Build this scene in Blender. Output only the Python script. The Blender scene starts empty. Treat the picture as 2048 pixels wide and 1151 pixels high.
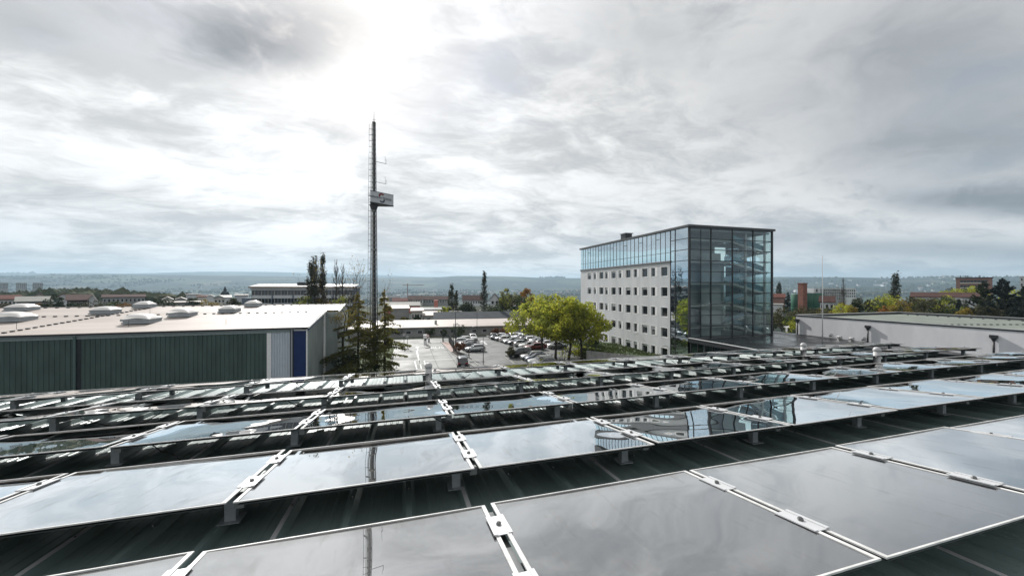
import bpy, bmesh, math, random
import numpy as np
from mathutils import Vector, Matrix, noise as mnoise

sc = bpy.context.scene
COL = sc.collection
R = math.radians
random.seed(7)
RNG = np.random.default_rng(11)

# ------------------------------------------------------------------ camera
CAMZ = 13.0
F = 742.0
HEAD = R(16.3)
CA, SA = math.cos(HEAD), math.sin(HEAD)
cam_d = bpy.data.cameras.new('camera')
cam = bpy.data.objects.new('camera', cam_d)
COL.objects.link(cam)
cam.location = (0, 0, CAMZ)
cam.rotation_euler = (R(90), 0, -HEAD)
cam_d.sensor_width = 36.0
cam_d.lens = 36.0 * F / 2048.0
cam_d.clip_start = 0.05
cam_d.clip_end = 60000
sc.camera = cam

# ------------------------------------------------------------------ sun, sky, exposure
SUN_AZ = R(-10.0)      # measured from +Y, negative = towards -X
SUN_EL = R(33.0)
sund = Vector((math.sin(SUN_AZ) * math.cos(SUN_EL), math.cos(SUN_AZ) * math.cos(SUN_EL), math.sin(SUN_EL)))
sl = bpy.data.lights.new('sun', 'SUN')
sl.energy = 5.0
sl.angle = R(0.6)
sl.color = (1.0, 0.975, 0.935)
so = bpy.data.objects.new('sun', sl)
COL.objects.link(so)
so.rotation_euler = (-sund).to_track_quat('-Z', 'Y').to_euler()

sc.view_settings.view_transform = 'Standard'
sc.view_settings.look = 'None'
sc.view_settings.exposure = 0.0
sc.view_settings.gamma = 1.0
sc.cycles.use_denoising = True
sc.cycles.max_bounces = 7
sc.cycles.transparent_max_bounces = 12
sc.cycles.volume_bounces = 0
sc.cycles.sample_clamp_indirect = 6.0
sc.cycles.caustics_reflective = False
sc.cycles.caustics_refractive = False


def pix_dir(px, py):
    r, u = (px - 1024) / F, (575 - py) / F
    return Vector((r * CA + SA, CA - r * SA, u)).normalized()


def build_world():
    w = bpy.data.worlds.new('World')
    sc.world = w
    w.use_nodes = True
    nt = w.node_tree
    N, L = nt.nodes, nt.links
    N.clear()
    out = N.new('ShaderNodeOutputWorld')
    sky = N.new('ShaderNodeTexSky')
    sky.sky_type = 'NISHITA'
    sky.sun_disc = False
    sky.sun_elevation = SUN_EL
    sky.sun_rotation = SUN_AZ
    sky.air_density = 1.0
    sky.dust_density = 1.0
    bg1 = N.new('ShaderNodeBackground')
    bg1.inputs['Strength'].default_value = 0.11
    L.new(sky.outputs[0], bg1.inputs['Color'])

    def M(op, a, b=None, c=None, clamp=False):
        n = N.new('ShaderNodeMath')
        n.operation = op
        n.use_clamp = clamp
        for i, v in enumerate((a, b, c)):
            if v is None:
                continue
            if isinstance(v, (int, float)):
                n.inputs[i].default_value = v
            else:
                L.new(v, n.inputs[i])
        return n.outputs[0]

    def VM(op, a, b=None):
        n = N.new('ShaderNodeVectorMath')
        n.operation = op
        for i, v in enumerate((a, b)):
            if v is None:
                continue
            if isinstance(v, (tuple, list, Vector)):
                n.inputs[i].default_value = tuple(v)
            else:
                L.new(v, n.inputs[i])
        return n

    def MR(v, a, b, c, d, smooth=True):
        n = N.new('ShaderNodeMapRange')
        n.interpolation_type = 'SMOOTHSTEP' if smooth else 'LINEAR'
        L.new(v, n.inputs[0])
        for i, x in enumerate((a, b, c, d)):
            n.inputs[i + 1].default_value = x
        return n.outputs[0]

    def noise(vec, scale, detail=7, rough=0.55, dist=0.0):
        n = N.new('ShaderNodeTexNoise')
        L.new(vec, n.inputs['Vector'])
        n.inputs['Scale'].default_value = scale
        n.inputs['Detail'].default_value = detail
        n.inputs['Roughness'].default_value = rough
        n.inputs['Distortion'].default_value = dist
        return n.outputs[0]

    tc = N.new('ShaderNodeTexCoord')
    d = tc.outputs['Generated']
    sep = N.new('ShaderNodeSeparateXYZ')
    L.new(d, sep.inputs[0])
    z = M('MAXIMUM', sep.outputs[2], 0.0)
    k = M('DIVIDE', 1.0, M('ADD', z, HZ))
    cmb = N.new('ShaderNodeCombineXYZ')
    L.new(M('MULTIPLY', sep.outputs[0], k), cmb.inputs[0])
    L.new(M('MULTIPLY', sep.outputs[1], k), cmb.inputs[1])
    L.new(M('MULTIPLY', z, 1.3), cmb.inputs[2])
    p = cmb.outputs[0]                       # point on a gently domed cloud deck
    mp = N.new('ShaderNodeMapping')          # wind shear
    L.new(p, mp.inputs[0])
    mp.inputs['Rotation'].default_value = (0, 0, R(-24))
    mp.inputs['Scale'].default_value = (0.80, 1.15, 1.0)
    p2 = mp.outputs[0]
    # domain warp gives ragged, curling edges
    wn = N.new('ShaderNodeTexNoise')
    L.new(p2, wn.inputs['Vector'])
    wn.inputs['Scale'].default_value = 1.6
    wn.inputs['Detail'].default_value = 5
    wv = VM('SCALE', VM('SUBTRACT', wn.outputs['Color'], (0.5, 0.5, 0.5)).outputs[0])
    wv.inputs['Scale'].default_value = 0.55
    p3 = VM('ADD', p2, wv.outputs[0]).outputs[0]
    n_big = noise(p3, 0.85, 6, 0.55)
    n_mid = noise(p3, 2.3, 9, 0.60)
    n_fine = noise(p3, 6.5, 8, 0.65)
    body = M('ADD', M('MULTIPLY', n_big, 0.44), M('ADD', M('MULTIPLY', n_mid, 0.38), M('MULTIPLY', n_fine, 0.18)))
    tone = MR(body, 0.42, 0.585, 1.0, 0.0)        # 1 = thin bright cloud, 0 = thick
    # thin cloud near the sun passes much more light
    dot = VM('DOT_PRODUCT', d, sund).outputs['Value']
    dotp = M('MAXIMUM', dot, 0.0)
    g1 = M('POWER', dotp, 55.0)
    g2 = M('POWER', dotp, 4.0)
    base = M('ADD', 0.73, M('ADD', M('MULTIPLY', g2, 0.47), M('MULTIPLY', g1, 0.40)))
    lum = M('MULTIPLY', base, M('ADD', 0.63, M('MULTIPLY', tone, 0.49)))

    # thick cloud banks with outlines of their own
    def bank(px, py, rx, ry, rot, amount, lum, edge=0.55, wobble=1.0):
        dd = pix_dir(px, py)
        kk = 1.0 / (dd.z + HZ)
        c = Vector((dd.x * kk, dd.y * kk, dd.z * 1.3))
        v = VM('SUBTRACT', p, c).outputs[0]
        m = N.new('ShaderNodeMapping')
        m.vector_type = 'TEXTURE'
        L.new(v, m.inputs[0])
        m.inputs['Rotation'].default_value = (0, 0, rot)
        m.inputs['Scale'].default_value = (rx, ry, 1)
        ln = VM('LENGTH', m.outputs[0]).outputs['Value']
        wob = M('ADD', ln, M('MULTIPLY', M('SUBTRACT', n_mid, 0.5), 2.6 * wobble))
        wob = M('ADD', wob, M('MULTIPLY', M('SUBTRACT', n_fine, 0.5), 1.2 * wobble))
        mask = MR(wob, edge, 1.05, 1.0, 0.0)
        f = M('SUBTRACT', 1.0, M('MULTIPLY', mask, amount))
        return M('MULTIPLY', lum, f)

    for args in BANKS:
        lum = bank(*args[:6], lum, *args[6:])
    colr = N.new('ShaderNodeMix')
    colr.data_type = 'RGBA'
    L.new(MR(lum, 0.22, 0.80, 0.0, 1.0), colr.inputs['Factor'])
    colr.inputs['A'].default_value = (0.93, 0.975, 1.05, 1)
    colr.inputs['B'].default_value = (1.0, 0.992, 0.985, 1)
    em = VM('SCALE', colr.outputs['Result'])
    L.new(lum, em.inputs['Scale'])
    bg2 = N.new('ShaderNodeBackground')
    L.new(em.outputs[0], bg2.inputs['Color'])
    # blue gaps in the deck
    gapn = noise(p3, 0.7, 6, 0.6)
    gap = M('MULTIPLY', MR(gapn, 0.55, 0.66, 0.0, 0.35), MR(n_mid, 0.42, 0.58, 0.3, 1.0))
    gap = M('MULTIPLY', gap, MR(z, 0.10, 0.25, 0.0, 1.0))
    mix = N.new('ShaderNodeMixShader')
    L.new(gap, mix.inputs[0])
    L.new(bg2.outputs[0], mix.inputs[1])
    L.new(bg1.outputs[0], mix.inputs[2])
    L.new(mix.outputs[0], out.inputs['Surface'])


HZ = 0.20
# photo column, row, radii on the deck, turn, strength, edge softness, raggedness
BANKS = [(520, 80, 0.42, 0.19, R(-25), 0.62, 0.1, 0.5), (300, 30, 0.30, 0.22, R(0), 0.32, -0.2, 0.8), (80, 60, 0.22, 0.22, R(0), 0.22, -0.2, 0.8),
         (2020, 400, 0.75, 0.28, R(-30), 0.64, 0.0, 0.6), (1850, 300, 1.0, 0.45, R(-20), 0.30, -0.3, 1.0), (1800, 100, 0.85, 0.5, R(-20), 0.34, -0.3, 1.0),
         (1900, 500, 1.5, 0.30, R(-35), 0.40, 0.0, 0.6), (1290, 70, 0.34, 0.22, R(10), 0.30, -0.3, 1.0), (700, 330, 0.5, .2, R(0), 0.10, -0.3, 1.0)]

build_world()


# ------------------------------------------------------------------ placing helpers
def W(px, py, t):
    """world point on the sight line of a photo pixel at a distance t along the view axis"""
    r = (px - 1024) / F * t
    return Vector((r * CA + t * SA, t * CA - r * SA, CAMZ + (575 - py) / F * t))


def G(px, py, z=0.0):
    return W(px, py, (CAMZ - z) * F / (py - 575))


def onY(px, Y):
    a = math.atan((px - 1024) / F) + HEAD
    return Y * math.tan(a)


def onX(px, X):
    a = math.atan((px - 1024) / F) + HEAD
    return X / math.tan(a)


def zat(py, X, Y):
    t = X * SA + Y * CA
    return CAMZ + (575 - py) / F * t


# ------------------------------------------------------------------ materials
MATS = {}


def pm(name, c1, c2=None, scale=4.0, rough=0.6, metal=0.0, bump=0.0, bscale=None, spec=0.5, detail=5.0,
       island=0.0, coat=0.0, stretch=None, rvar=0.0):
    if name in MATS:
        return MATS[name]
    m = bpy.data.materials.new(name)
    m.use_nodes = True
    nt = m.node_tree
    N, L = nt.nodes, nt.links
    b = N['Principled BSDF']
    b.inputs['Roughness'].default_value = rough
    b.inputs['Metallic'].default_value = metal
    b.inputs['Specular IOR Level'].default_value = spec
    if coat:
        b.inputs['Coat Weight'].default_value = coat
        b.inputs['Coat Roughness'].default_value = 0.06
    c2 = c2 or tuple(x * 0.82 for x in c1)
    tc = N.new('ShaderNodeTexCoord')
    src = tc.outputs['Object']
    if stretch:
        mp = N.new('ShaderNodeMapping')
        mp.inputs['Scale'].default_value = stretch
        L.new(src, mp.inputs[0])
        src = mp.outputs[0]
    nz = N.new('ShaderNodeTexNoise')
    nz.inputs['Scale'].default_value = scale
    nz.inputs['Detail'].default_value = detail
    nz.inputs['Roughness'].default_value = 0.6
    L.new(src, nz.inputs['Vector'])
    rp = N.new('ShaderNodeMapRange')
    rp.inputs[1].default_value = 0.36
    rp.inputs[2].default_value = 0.64
    L.new(nz.outputs[0], rp.inputs[0])
    mx = N.new('ShaderNodeMix')
    mx.data_type = 'RGBA'
    mx.inputs['A'].default_value = (*c1, 1)
    mx.inputs['B'].default_value = (*c2, 1)
    fac = rp.outputs[0]
    if island:
        ge = N.new('ShaderNodeNewGeometry')
        mm = N.new('ShaderNodeMath')
        mm.operation = 'MULTIPLY_ADD'
        mm.inputs[1].default_value = island
        L.new(ge.outputs['Random Per Island'], mm.inputs[0])
        m2 = N.new('ShaderNodeMath')
        m2.operation = 'MULTIPLY'
        m2.inputs[1].default_value = 1.0 - island
        L.new(fac, m2.inputs[0])
        L.new(m2.outputs[0], mm.inputs[2])
        fac = mm.outputs[0]
    L.new(fac, mx.inputs['Factor'])
    L.new(mx.outputs['Result'], b.inputs['Base Color'])
    if rvar:
        r2 = N.new('ShaderNodeMapRange')
        r2.inputs[1].default_value = 0.3
        r2.inputs[2].default_value = 0.7
        r2.inputs[3].default_value = max(0.02, rough - rvar)
        r2.inputs[4].default_value = min(1, rough + rvar)
        L.new(nz.outputs[0], r2.inputs[0])
        L.new(r2.outputs[0], b.inputs['Roughness'])
    if bump:
        nb = N.new('ShaderNodeTexNoise')
        nb.inputs['Scale'].default_value = bscale or scale * 6
        nb.inputs['Detail'].default_value = 4
        L.new(src, nb.inputs['Vector'])
        bp = N.new('ShaderNodeBump')
        bp.inputs['Strength'].default_value = 0.6
        bp.inputs['Distance'].default_value = bump
        L.new(nb.outputs[0], bp.inputs['Height'])
        L.new(bp.outputs[0], b.inputs['Normal'])
    MATS[name] = m
    return m


def leafmat(name, c1, c2, trans=0.25):
    if name in MATS:
        return MATS[name]
    m = pm(name, c1, c2, 0.35, rough=0.65, island=0.65, spec=0.25)
    nt = m.node_tree
    N, L = nt.nodes, nt.links
    b = N['Principled BSDF']
    out = N['Material Output']
    tr = N.new('ShaderNodeBsdfTranslucent')
    src = b.inputs['Base Color'].links[0].from_socket
    L.new(src, tr.inputs['Color'])
    mx = N.new('ShaderNodeMixShader')
    mx.inputs[0].default_value = trans
    L.new(b.outputs[0], mx.inputs[1])
    L.new(tr.outputs[0], mx.inputs[2])
    L.new(mx.outputs[0], out.inputs['Surface'])
    return m


def glassmat(name, tint, ior=1.5, gain=1.0, base=0.04, rough=0.0, wav=0.0):
    """thin architectural glass: tinted see-through plus a Fresnel reflection"""
    if name in MATS:
        return MATS[name]
    m = bpy.data.materials.new(name)
    m.use_nodes = True
    nt = m.node_tree
    N, L = nt.nodes, nt.links
    N.clear()
    out = N.new('ShaderNodeOutputMaterial')
    tr = N.new('ShaderNodeBsdfTransparent')
    tr.inputs['Color'].default_value = (*tint, 1)
    gl = N.new('ShaderNodeBsdfGlossy')
    gl.inputs['Roughness'].default_value = rough
    gl.inputs['Color'].default_value = (0.80, 0.92, 1.0, 1)
    fr = N.new('ShaderNodeFresnel')
    fr.inputs['IOR'].default_value = ior
    ma = N.new('ShaderNodeMath')
    ma.operation = 'MULTIPLY_ADD'
    ma.use_clamp = True
    ma.inputs[1].default_value = gain
    ma.inputs[2].default_value = base
    L.new(fr.outputs[0], ma.inputs[0])
    mx = N.new('ShaderNodeMixShader')
    L.new(ma.outputs[0], mx.inputs[0])
    L.new(tr.outputs[0], mx.inputs[1])
    L.new(gl.outputs[0], mx.inputs[2])
    L.new(mx.outputs[0], out.inputs['Surface'])
    if wav:
        tc = N.new('ShaderNodeTexCoord')
        nz = N.new('ShaderNodeTexNoise')
        nz.inputs['Scale'].default_value = 0.6
        nz.inputs['Detail'].default_value = 1
        L.new(tc.outputs['Object'], nz.inputs['Vector'])
        bp = N.new('ShaderNodeBump')
        bp.inputs['Distance'].default_value = wav
        L.new(nz.outputs[0], bp.inputs['Height'])
        L.new(bp.outputs[0], gl.inputs['Normal'])
    MATS[name] = m
    return m


DEPTH_ = 0.783 * 1.40


def panelmat():
    m = bpy.data.materials.new('thin_film_glass')
    m.use_nodes = True
    nt = m.node_tree
    N, L = nt.nodes, nt.links
    b = N['Principled BSDF']
    out = N['Material Output']
    b.inputs['Base Color'].default_value = (0.010, 0.011, 0.013, 1)
    b.inputs['Roughness'].default_value = 0.5
    b.inputs['Specular IOR Level'].default_value = 0.1
    gl = N.new('ShaderNodeBsdfGlossy')
    gl.inputs['Color'].default_value = (0.97, 0.975, 0.98, 1)
    tc = N.new('ShaderNodeTexCoord')
    # faint dust film: slightly rougher, never fully clean
    nd = N.new('ShaderNodeTexNoise')
    nd.inputs['Scale'].default_value = 3.0
    nd.inputs['Detail'].default_value = 7
    L.new(tc.outputs['Object'], nd.inputs['Vector'])
    mr = N.new('ShaderNodeMapRange')
    mr.inputs[1].default_value = 0.45
    mr.inputs[2].default_value = 0.75
    mr.inputs[3].default_value = 0.004
    mr.inputs[4].default_value = 0.022
    L.new(nd.outputs[0], mr.inputs[0])
    L.new(mr.outputs[0], gl.inputs['Roughness'])
    oi = N.new('ShaderNodeObjectInfo')
    ad = N.new('ShaderNodeVectorMath')
    ad.operation = 'ADD'
    L.new(tc.outputs['Object'], ad.inputs[0])
    mu = N.new('ShaderNodeMath')
    mu.operation = 'MULTIPLY'
    mu.inputs[1].default_value = 37.0
    L.new(oi.outputs['Random'], mu.inputs[0])
    L.new(mu.outputs[0], ad.inputs[1])
    nb = N.new('ShaderNodeTexNoise')
    nb.inputs['Scale'].default_value = 1.1
    nb.inputs['Detail'].default_value = 1.0
    L.new(ad.outputs[0], nb.inputs['Vector'])
    bp = N.new('ShaderNodeBump')
    bp.inputs['Strength'].default_value = 1.0
    bp.inputs['Distance'].default_value = 0.010
    L.new(nb.outputs[0], bp.inputs['Height'])
    L.new(bp.outputs[0], gl.inputs['Normal'])
    fr = N.new('ShaderNodeFresnel')
    fr.inputs['IOR'].default_value = 2.6
    ma = N.new('ShaderNodeMath')
    ma.operation = 'MULTIPLY_ADD'
    ma.use_clamp = True
    ma.inputs[1].default_value = 7.0
    ma.inputs[2].default_value = 0.02
    sq = N.new('ShaderNodeMath')
    sq.operation = 'POWER'
    sq.inputs[1].default_value = 2.0
    L.new(fr.outputs[0], sq.inputs[0])
    L.new(sq.outputs[0], ma.inputs[0])
    mx = N.new('ShaderNodeMixShader')
    L.new(ma.outputs[0], mx.inputs[0])
    L.new(b.outputs[0], mx.inputs[1])
    L.new(gl.outputs[0], mx.inputs[2])
    # dried dust along the low edge, in the corners and in a few rain marks
    sx = N.new('ShaderNodeSeparateXYZ')
    L.new(tc.outputs['Object'], sx.inputs[0])
    eg = N.new('ShaderNodeMapRange')
    eg.inputs[1].default_value = DEPTH_ - .10
    eg.inputs[2].default_value = DEPTH_ - .015
    eg.inputs[3].default_value = 0.0
    eg.inputs[4].default_value = 0.55
    L.new(sx.outputs[1], eg.inputs[0])
    n4 = N.new('ShaderNodeTexNoise')
    n4.inputs['Scale'].default_value = 14
    n4.inputs['Detail'].default_value = 8
    mpp = N.new('ShaderNodeMapping')
    mpp.inputs['Scale'].default_value = (1, .22, 1)
    L.new(ad.outputs[0], mpp.inputs[0])
    L.new(mpp.outputs[0], n4.inputs['Vector'])
    m4 = N.new('ShaderNodeMapRange')
    m4.inputs[1].default_value = 0.58
    m4.inputs[2].default_value = 0.80
    m4.inputs[3].default_value = 0.0
    m4.inputs[4].default_value = 0.22
    L.new(n4.outputs[0], m4.inputs[0])
    m5 = N.new('ShaderNodeMath')
    m5.operation = 'MULTIPLY_ADD'
    L.new(eg.outputs[0], m5.inputs[0])
    L.new(n4.outputs[0], m5.inputs[1])
    L.new(m4.outputs[0], m5.inputs[2])
    du = N.new('ShaderNodeBsdfDiffuse')
    du.inputs['Color'].default_value = (0.16, 0.15, 0.135, 1)
    mx2 = N.new('ShaderNodeMixShader')
    L.new(m5.outputs[0], mx2.inputs[0])
    L.new(mx.outputs[0], mx2.inputs[1])
    L.new(du.outputs[0], mx2.inputs[2])
    L.new(mx2.outputs[0], out.inputs['Surface'])
    return m


M_ALU = pm('aluminium', (0.72, 0.73, 0.74), (0.60, 0.61, 0.62), 9, rough=0.42, metal=0.35, rvar=0.12)
M_PFRAME = pm('pale_panel_frame', (0.74, 0.74, 0.73), (0.50, 0.50, 0.49), 7, rough=0.45, detail=9)
M_GALV = pm('galvanised_steel', (0.42, 0.45, 0.47), (0.30, 0.33, 0.35), 14, rough=0.5, metal=0.3)
M_RAIL = pm('rail_dark_alu', (0.20, 0.21, 0.215), (0.15, 0.16, 0.165), 9, rough=0.45, metal=0.3)
M_BOLT = pm('bolt_steel', (0.18, 0.18, 0.18), rough=0.35, metal=0.8)
M_RUBBER = pm('black_rubber', (0.012, 0.012, 0.013), rough=0.7)
M_ROOFSHEET = pm('roof_sheet_coated', (0.22, 0.29, 0.28), (0.135, 0.19, 0.183), 1.6, rough=0.36, spec=0.7, bump=0.001, bscale=40, stretch=(1, 0.25, 1), rvar=0.1)
M_PANEL = panelmat()
M_WHITE = pm('white_paint', (0.90, 0.90, 0.89), (0.82, 0.82, 0.81), 5, rough=0.55)
M_DARK = pm('dark_steel', (0.035, 0.038, 0.042), (0.025, 0.027, 0.03), 5, rough=0.45)
M_RENDER = pm('grey_render', (0.70, 0.71, 0.72), (0.59, 0.60, 0.61), 0.5, rough=0.85, bump=0.01, bscale=9, detail=9, stretch=(1, 1, 0.3))
M_RENDERW = pm('white_render', (0.84, 0.84, 0.86), (0.74, 0.74, 0.765), 0.5, rough=0.85, bump=0.008, bscale=8, detail=9, stretch=(1, 1, 0.35))
M_ASPH = pm('worn_asphalt', (0.175, 0.18, 0.175), (0.11, 0.115, 0.11), 0.22, rough=0.62, bump=0.004, bscale=30, detail=10, rvar=0.15)
M_ASPH2 = pm('car_park_asphalt', (0.15, 0.155, 0.152), (0.095, 0.10, 0.098), 0.3, rough=0.66, bump=0.004, bscale=30, detail=10, rvar=0.15)
M_CONC = pm('concrete', (0.42, 0.41, 0.39), (0.32, 0.31, 0.30), 1.2, rough=0.85, bump=0.004, bscale=20)
M_PINK = pm('pink_paving', (0.46, 0.34, 0.30), (0.38, 0.28, 0.25), 1.5, rough=0.85, bump=0.003)
M_MARK = pm('road_paint', (0.74, 0.74, 0.72), (0.50, 0.50, 0.49), 2.2, rough=0.6, detail=8)
M_GRASS = pm('grass', (0.075, 0.11, 0.028), (0.05, 0.07, 0.02), 1.4, rough=0.9, bump=0.05, bscale=8)
M_SOIL = pm('planting_soil', (0.05, 0.04, 0.032), rough=0.95, scale=3, bump=0.03)
M_ROOFW = pm('cream_roof_sheet', (0.47, 0.415, 0.375), (0.375, 0.325, 0.29), 0.25, rough=0.55, detail=9, stretch=(0.25, 1.0, 1))
M_GREEN = pm('green_cladding', (0.068, 0.112, 0.100), (0.046, 0.080, 0.071), 0.8, rough=0.55, stretch=(1, 1, 0.3))
M_BLUE = pm('blue_cladding', (0.010, 0.034, 0.14), (0.008, 0.026, 0.11), 1.0, rough=0.45)
M_LIGHTCLAD = pm('pale_blue_cladding', (0.56, 0.62, 0.68), (0.50, 0.55, 0.61), 1.0, rough=0.5)
M_PLASTICDOME = pm('opal_dome', (0.80, 0.78, 0.75), (0.72, 0.70, 0.67), 1.0, rough=0.3)
M_GREYPL = pm('grey_kerb_plastic', (0.34, 0.37, 0.39), (0.27, 0.30, 0.32), 2.0, rough=0.5)
M_TRANSL = pm('grey_green_sheet', (0.30, 0.345, 0.335), (0.21, 0.25, 0.24), 0.6, rough=0.5, stretch=(1, 1, 0.5), detail=8)
M_BITUM = pm('wet_bitumen', (0.030, 0.034, 0.034), (0.018, 0.02, 0.02), 0.35, rough=0.34, detail=7, rvar=0.26)
M_GREENROOF = pm('green_gravel_roof', (0.20, 0.225, 0.195), (0.15, 0.17, 0.148), 0.6, rough=0.9, bump=0.01, detail=9)
M_REDTILE = pm('red_roof_tiles', (0.135, 0.052, 0.038), (0.09, 0.035, 0.028), 0.5, rough=0.9, spec=0.15, bump=0.03, bscale=3)
M_BROWNTILE = pm('brown_roof_tiles', (0.085, 0.045, 0.038), (0.055, 0.032, 0.028), 0.5, rough=0.9, spec=0.15, bump=0.03, bscale=3)
M_SLATE = pm('slate_grey_roof', (0.050, 0.058, 0.068), (0.038, 0.045, 0.053), 0.6, rough=0.85, spec=0.15)
M_GREYROOF = pm('grey_fibre_cement_roof', (0.22, 0.22, 0.20), (0.16, 0.16, 0.145), 0.6, rough=0.8)
M_BRICK = pm('red_brick', (0.24, 0.10, 0.065), (0.17, 0.07, 0.05), 1.2, rough=0.85)
M_BRICKP = pm('pinkish_facade', (0.30, 0.17, 0.14), (0.25, 0.14, 0.115), 0.3, rough=0.85)
M_CREAMW = pm('cream_wall', (0.62, 0.58, 0.52), (0.52, 0.49, 0.44), 0.4, rough=0.85)
M_OFFW = pm('offwhite_wall', (0.66, 0.67, 0.68), (0.56, 0.57, 0.58), 0.4, rough=0.8)
M_BLUEGREY = pm('blue_grey_wall', (0.17, 0.21, 0.26), (0.13, 0.165, 0.21), 0.4, rough=0.7)
M_GREYW = pm('grey_wall', (0.33, 0.33, 0.32), (0.26, 0.26, 0.255), 0.4, rough=0.85)
M_TEALSILO = pm('green_silo_paint', (0.045, 0.15, 0.095), (0.03, 0.10, 0.065), 0.6, rough=0.55)
M_ORANGEW = pm('salmon_wall', (0.55, 0.20, 0.16), rough=0.8)
M_WIN = pm('dark_window_glass', (0.018, 0.022, 0.026), (0.012, 0.015, 0.018), 1.0, rough=0.08, spec=0.8)
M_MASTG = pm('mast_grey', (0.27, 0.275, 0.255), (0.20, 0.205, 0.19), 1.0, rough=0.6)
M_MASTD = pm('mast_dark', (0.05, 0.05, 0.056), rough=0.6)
M_SIGN = pm('sign_face', (0.56, 0.58, 0.60), (0.50, 0.52, 0.54), 0.6, rough=0.5)
M_LOGO_R = pm('logo_red', (0.22, 0.025, 0.025), rough=0.5)
M_LOGO_G = pm('logo_grey', (0.07, 0.085, 0.11), rough=0.5)
M_BARK = pm('bark', (0.055, 0.045, 0.036), (0.035, 0.028, 0.022), 3, rough=0.9, bump=0.02, bscale=10)
M_BARKL = pm('pale_bark', (0.13, 0.115, 0.10), (0.08, 0.07, 0.06), 3, rough=0.9)
M_GL_FRONT = glassmat('green_tinted_glass', (0.88, 0.985, 0.96), 1.5, 1.1, 0.06, wav=0.006)
M_GL_SIDE = glassmat('reflective_glass', (0.24, 0.46, 0.43), 1.75, 1.2, 0.50, wav=0.012)
M_GL_TEAL = glassmat('teal_glass', (0.10, 0.34, 0.32), 1.5, 1.0, 0.10)
M_INT = pm('interior_grey', (0.62, 0.64, 0.65), (0.54, 0.56, 0.57), 0.5, rough=0.8)
M_INTD = pm('interior_dark', (0.14, 0.143, 0.146), (0.10, 0.10, 0.103), 0.5, rough=0.8)
M_LAMP = pm('lamp_head_grey', (0.50, 0.50, 0.50), rough=0.4)


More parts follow.
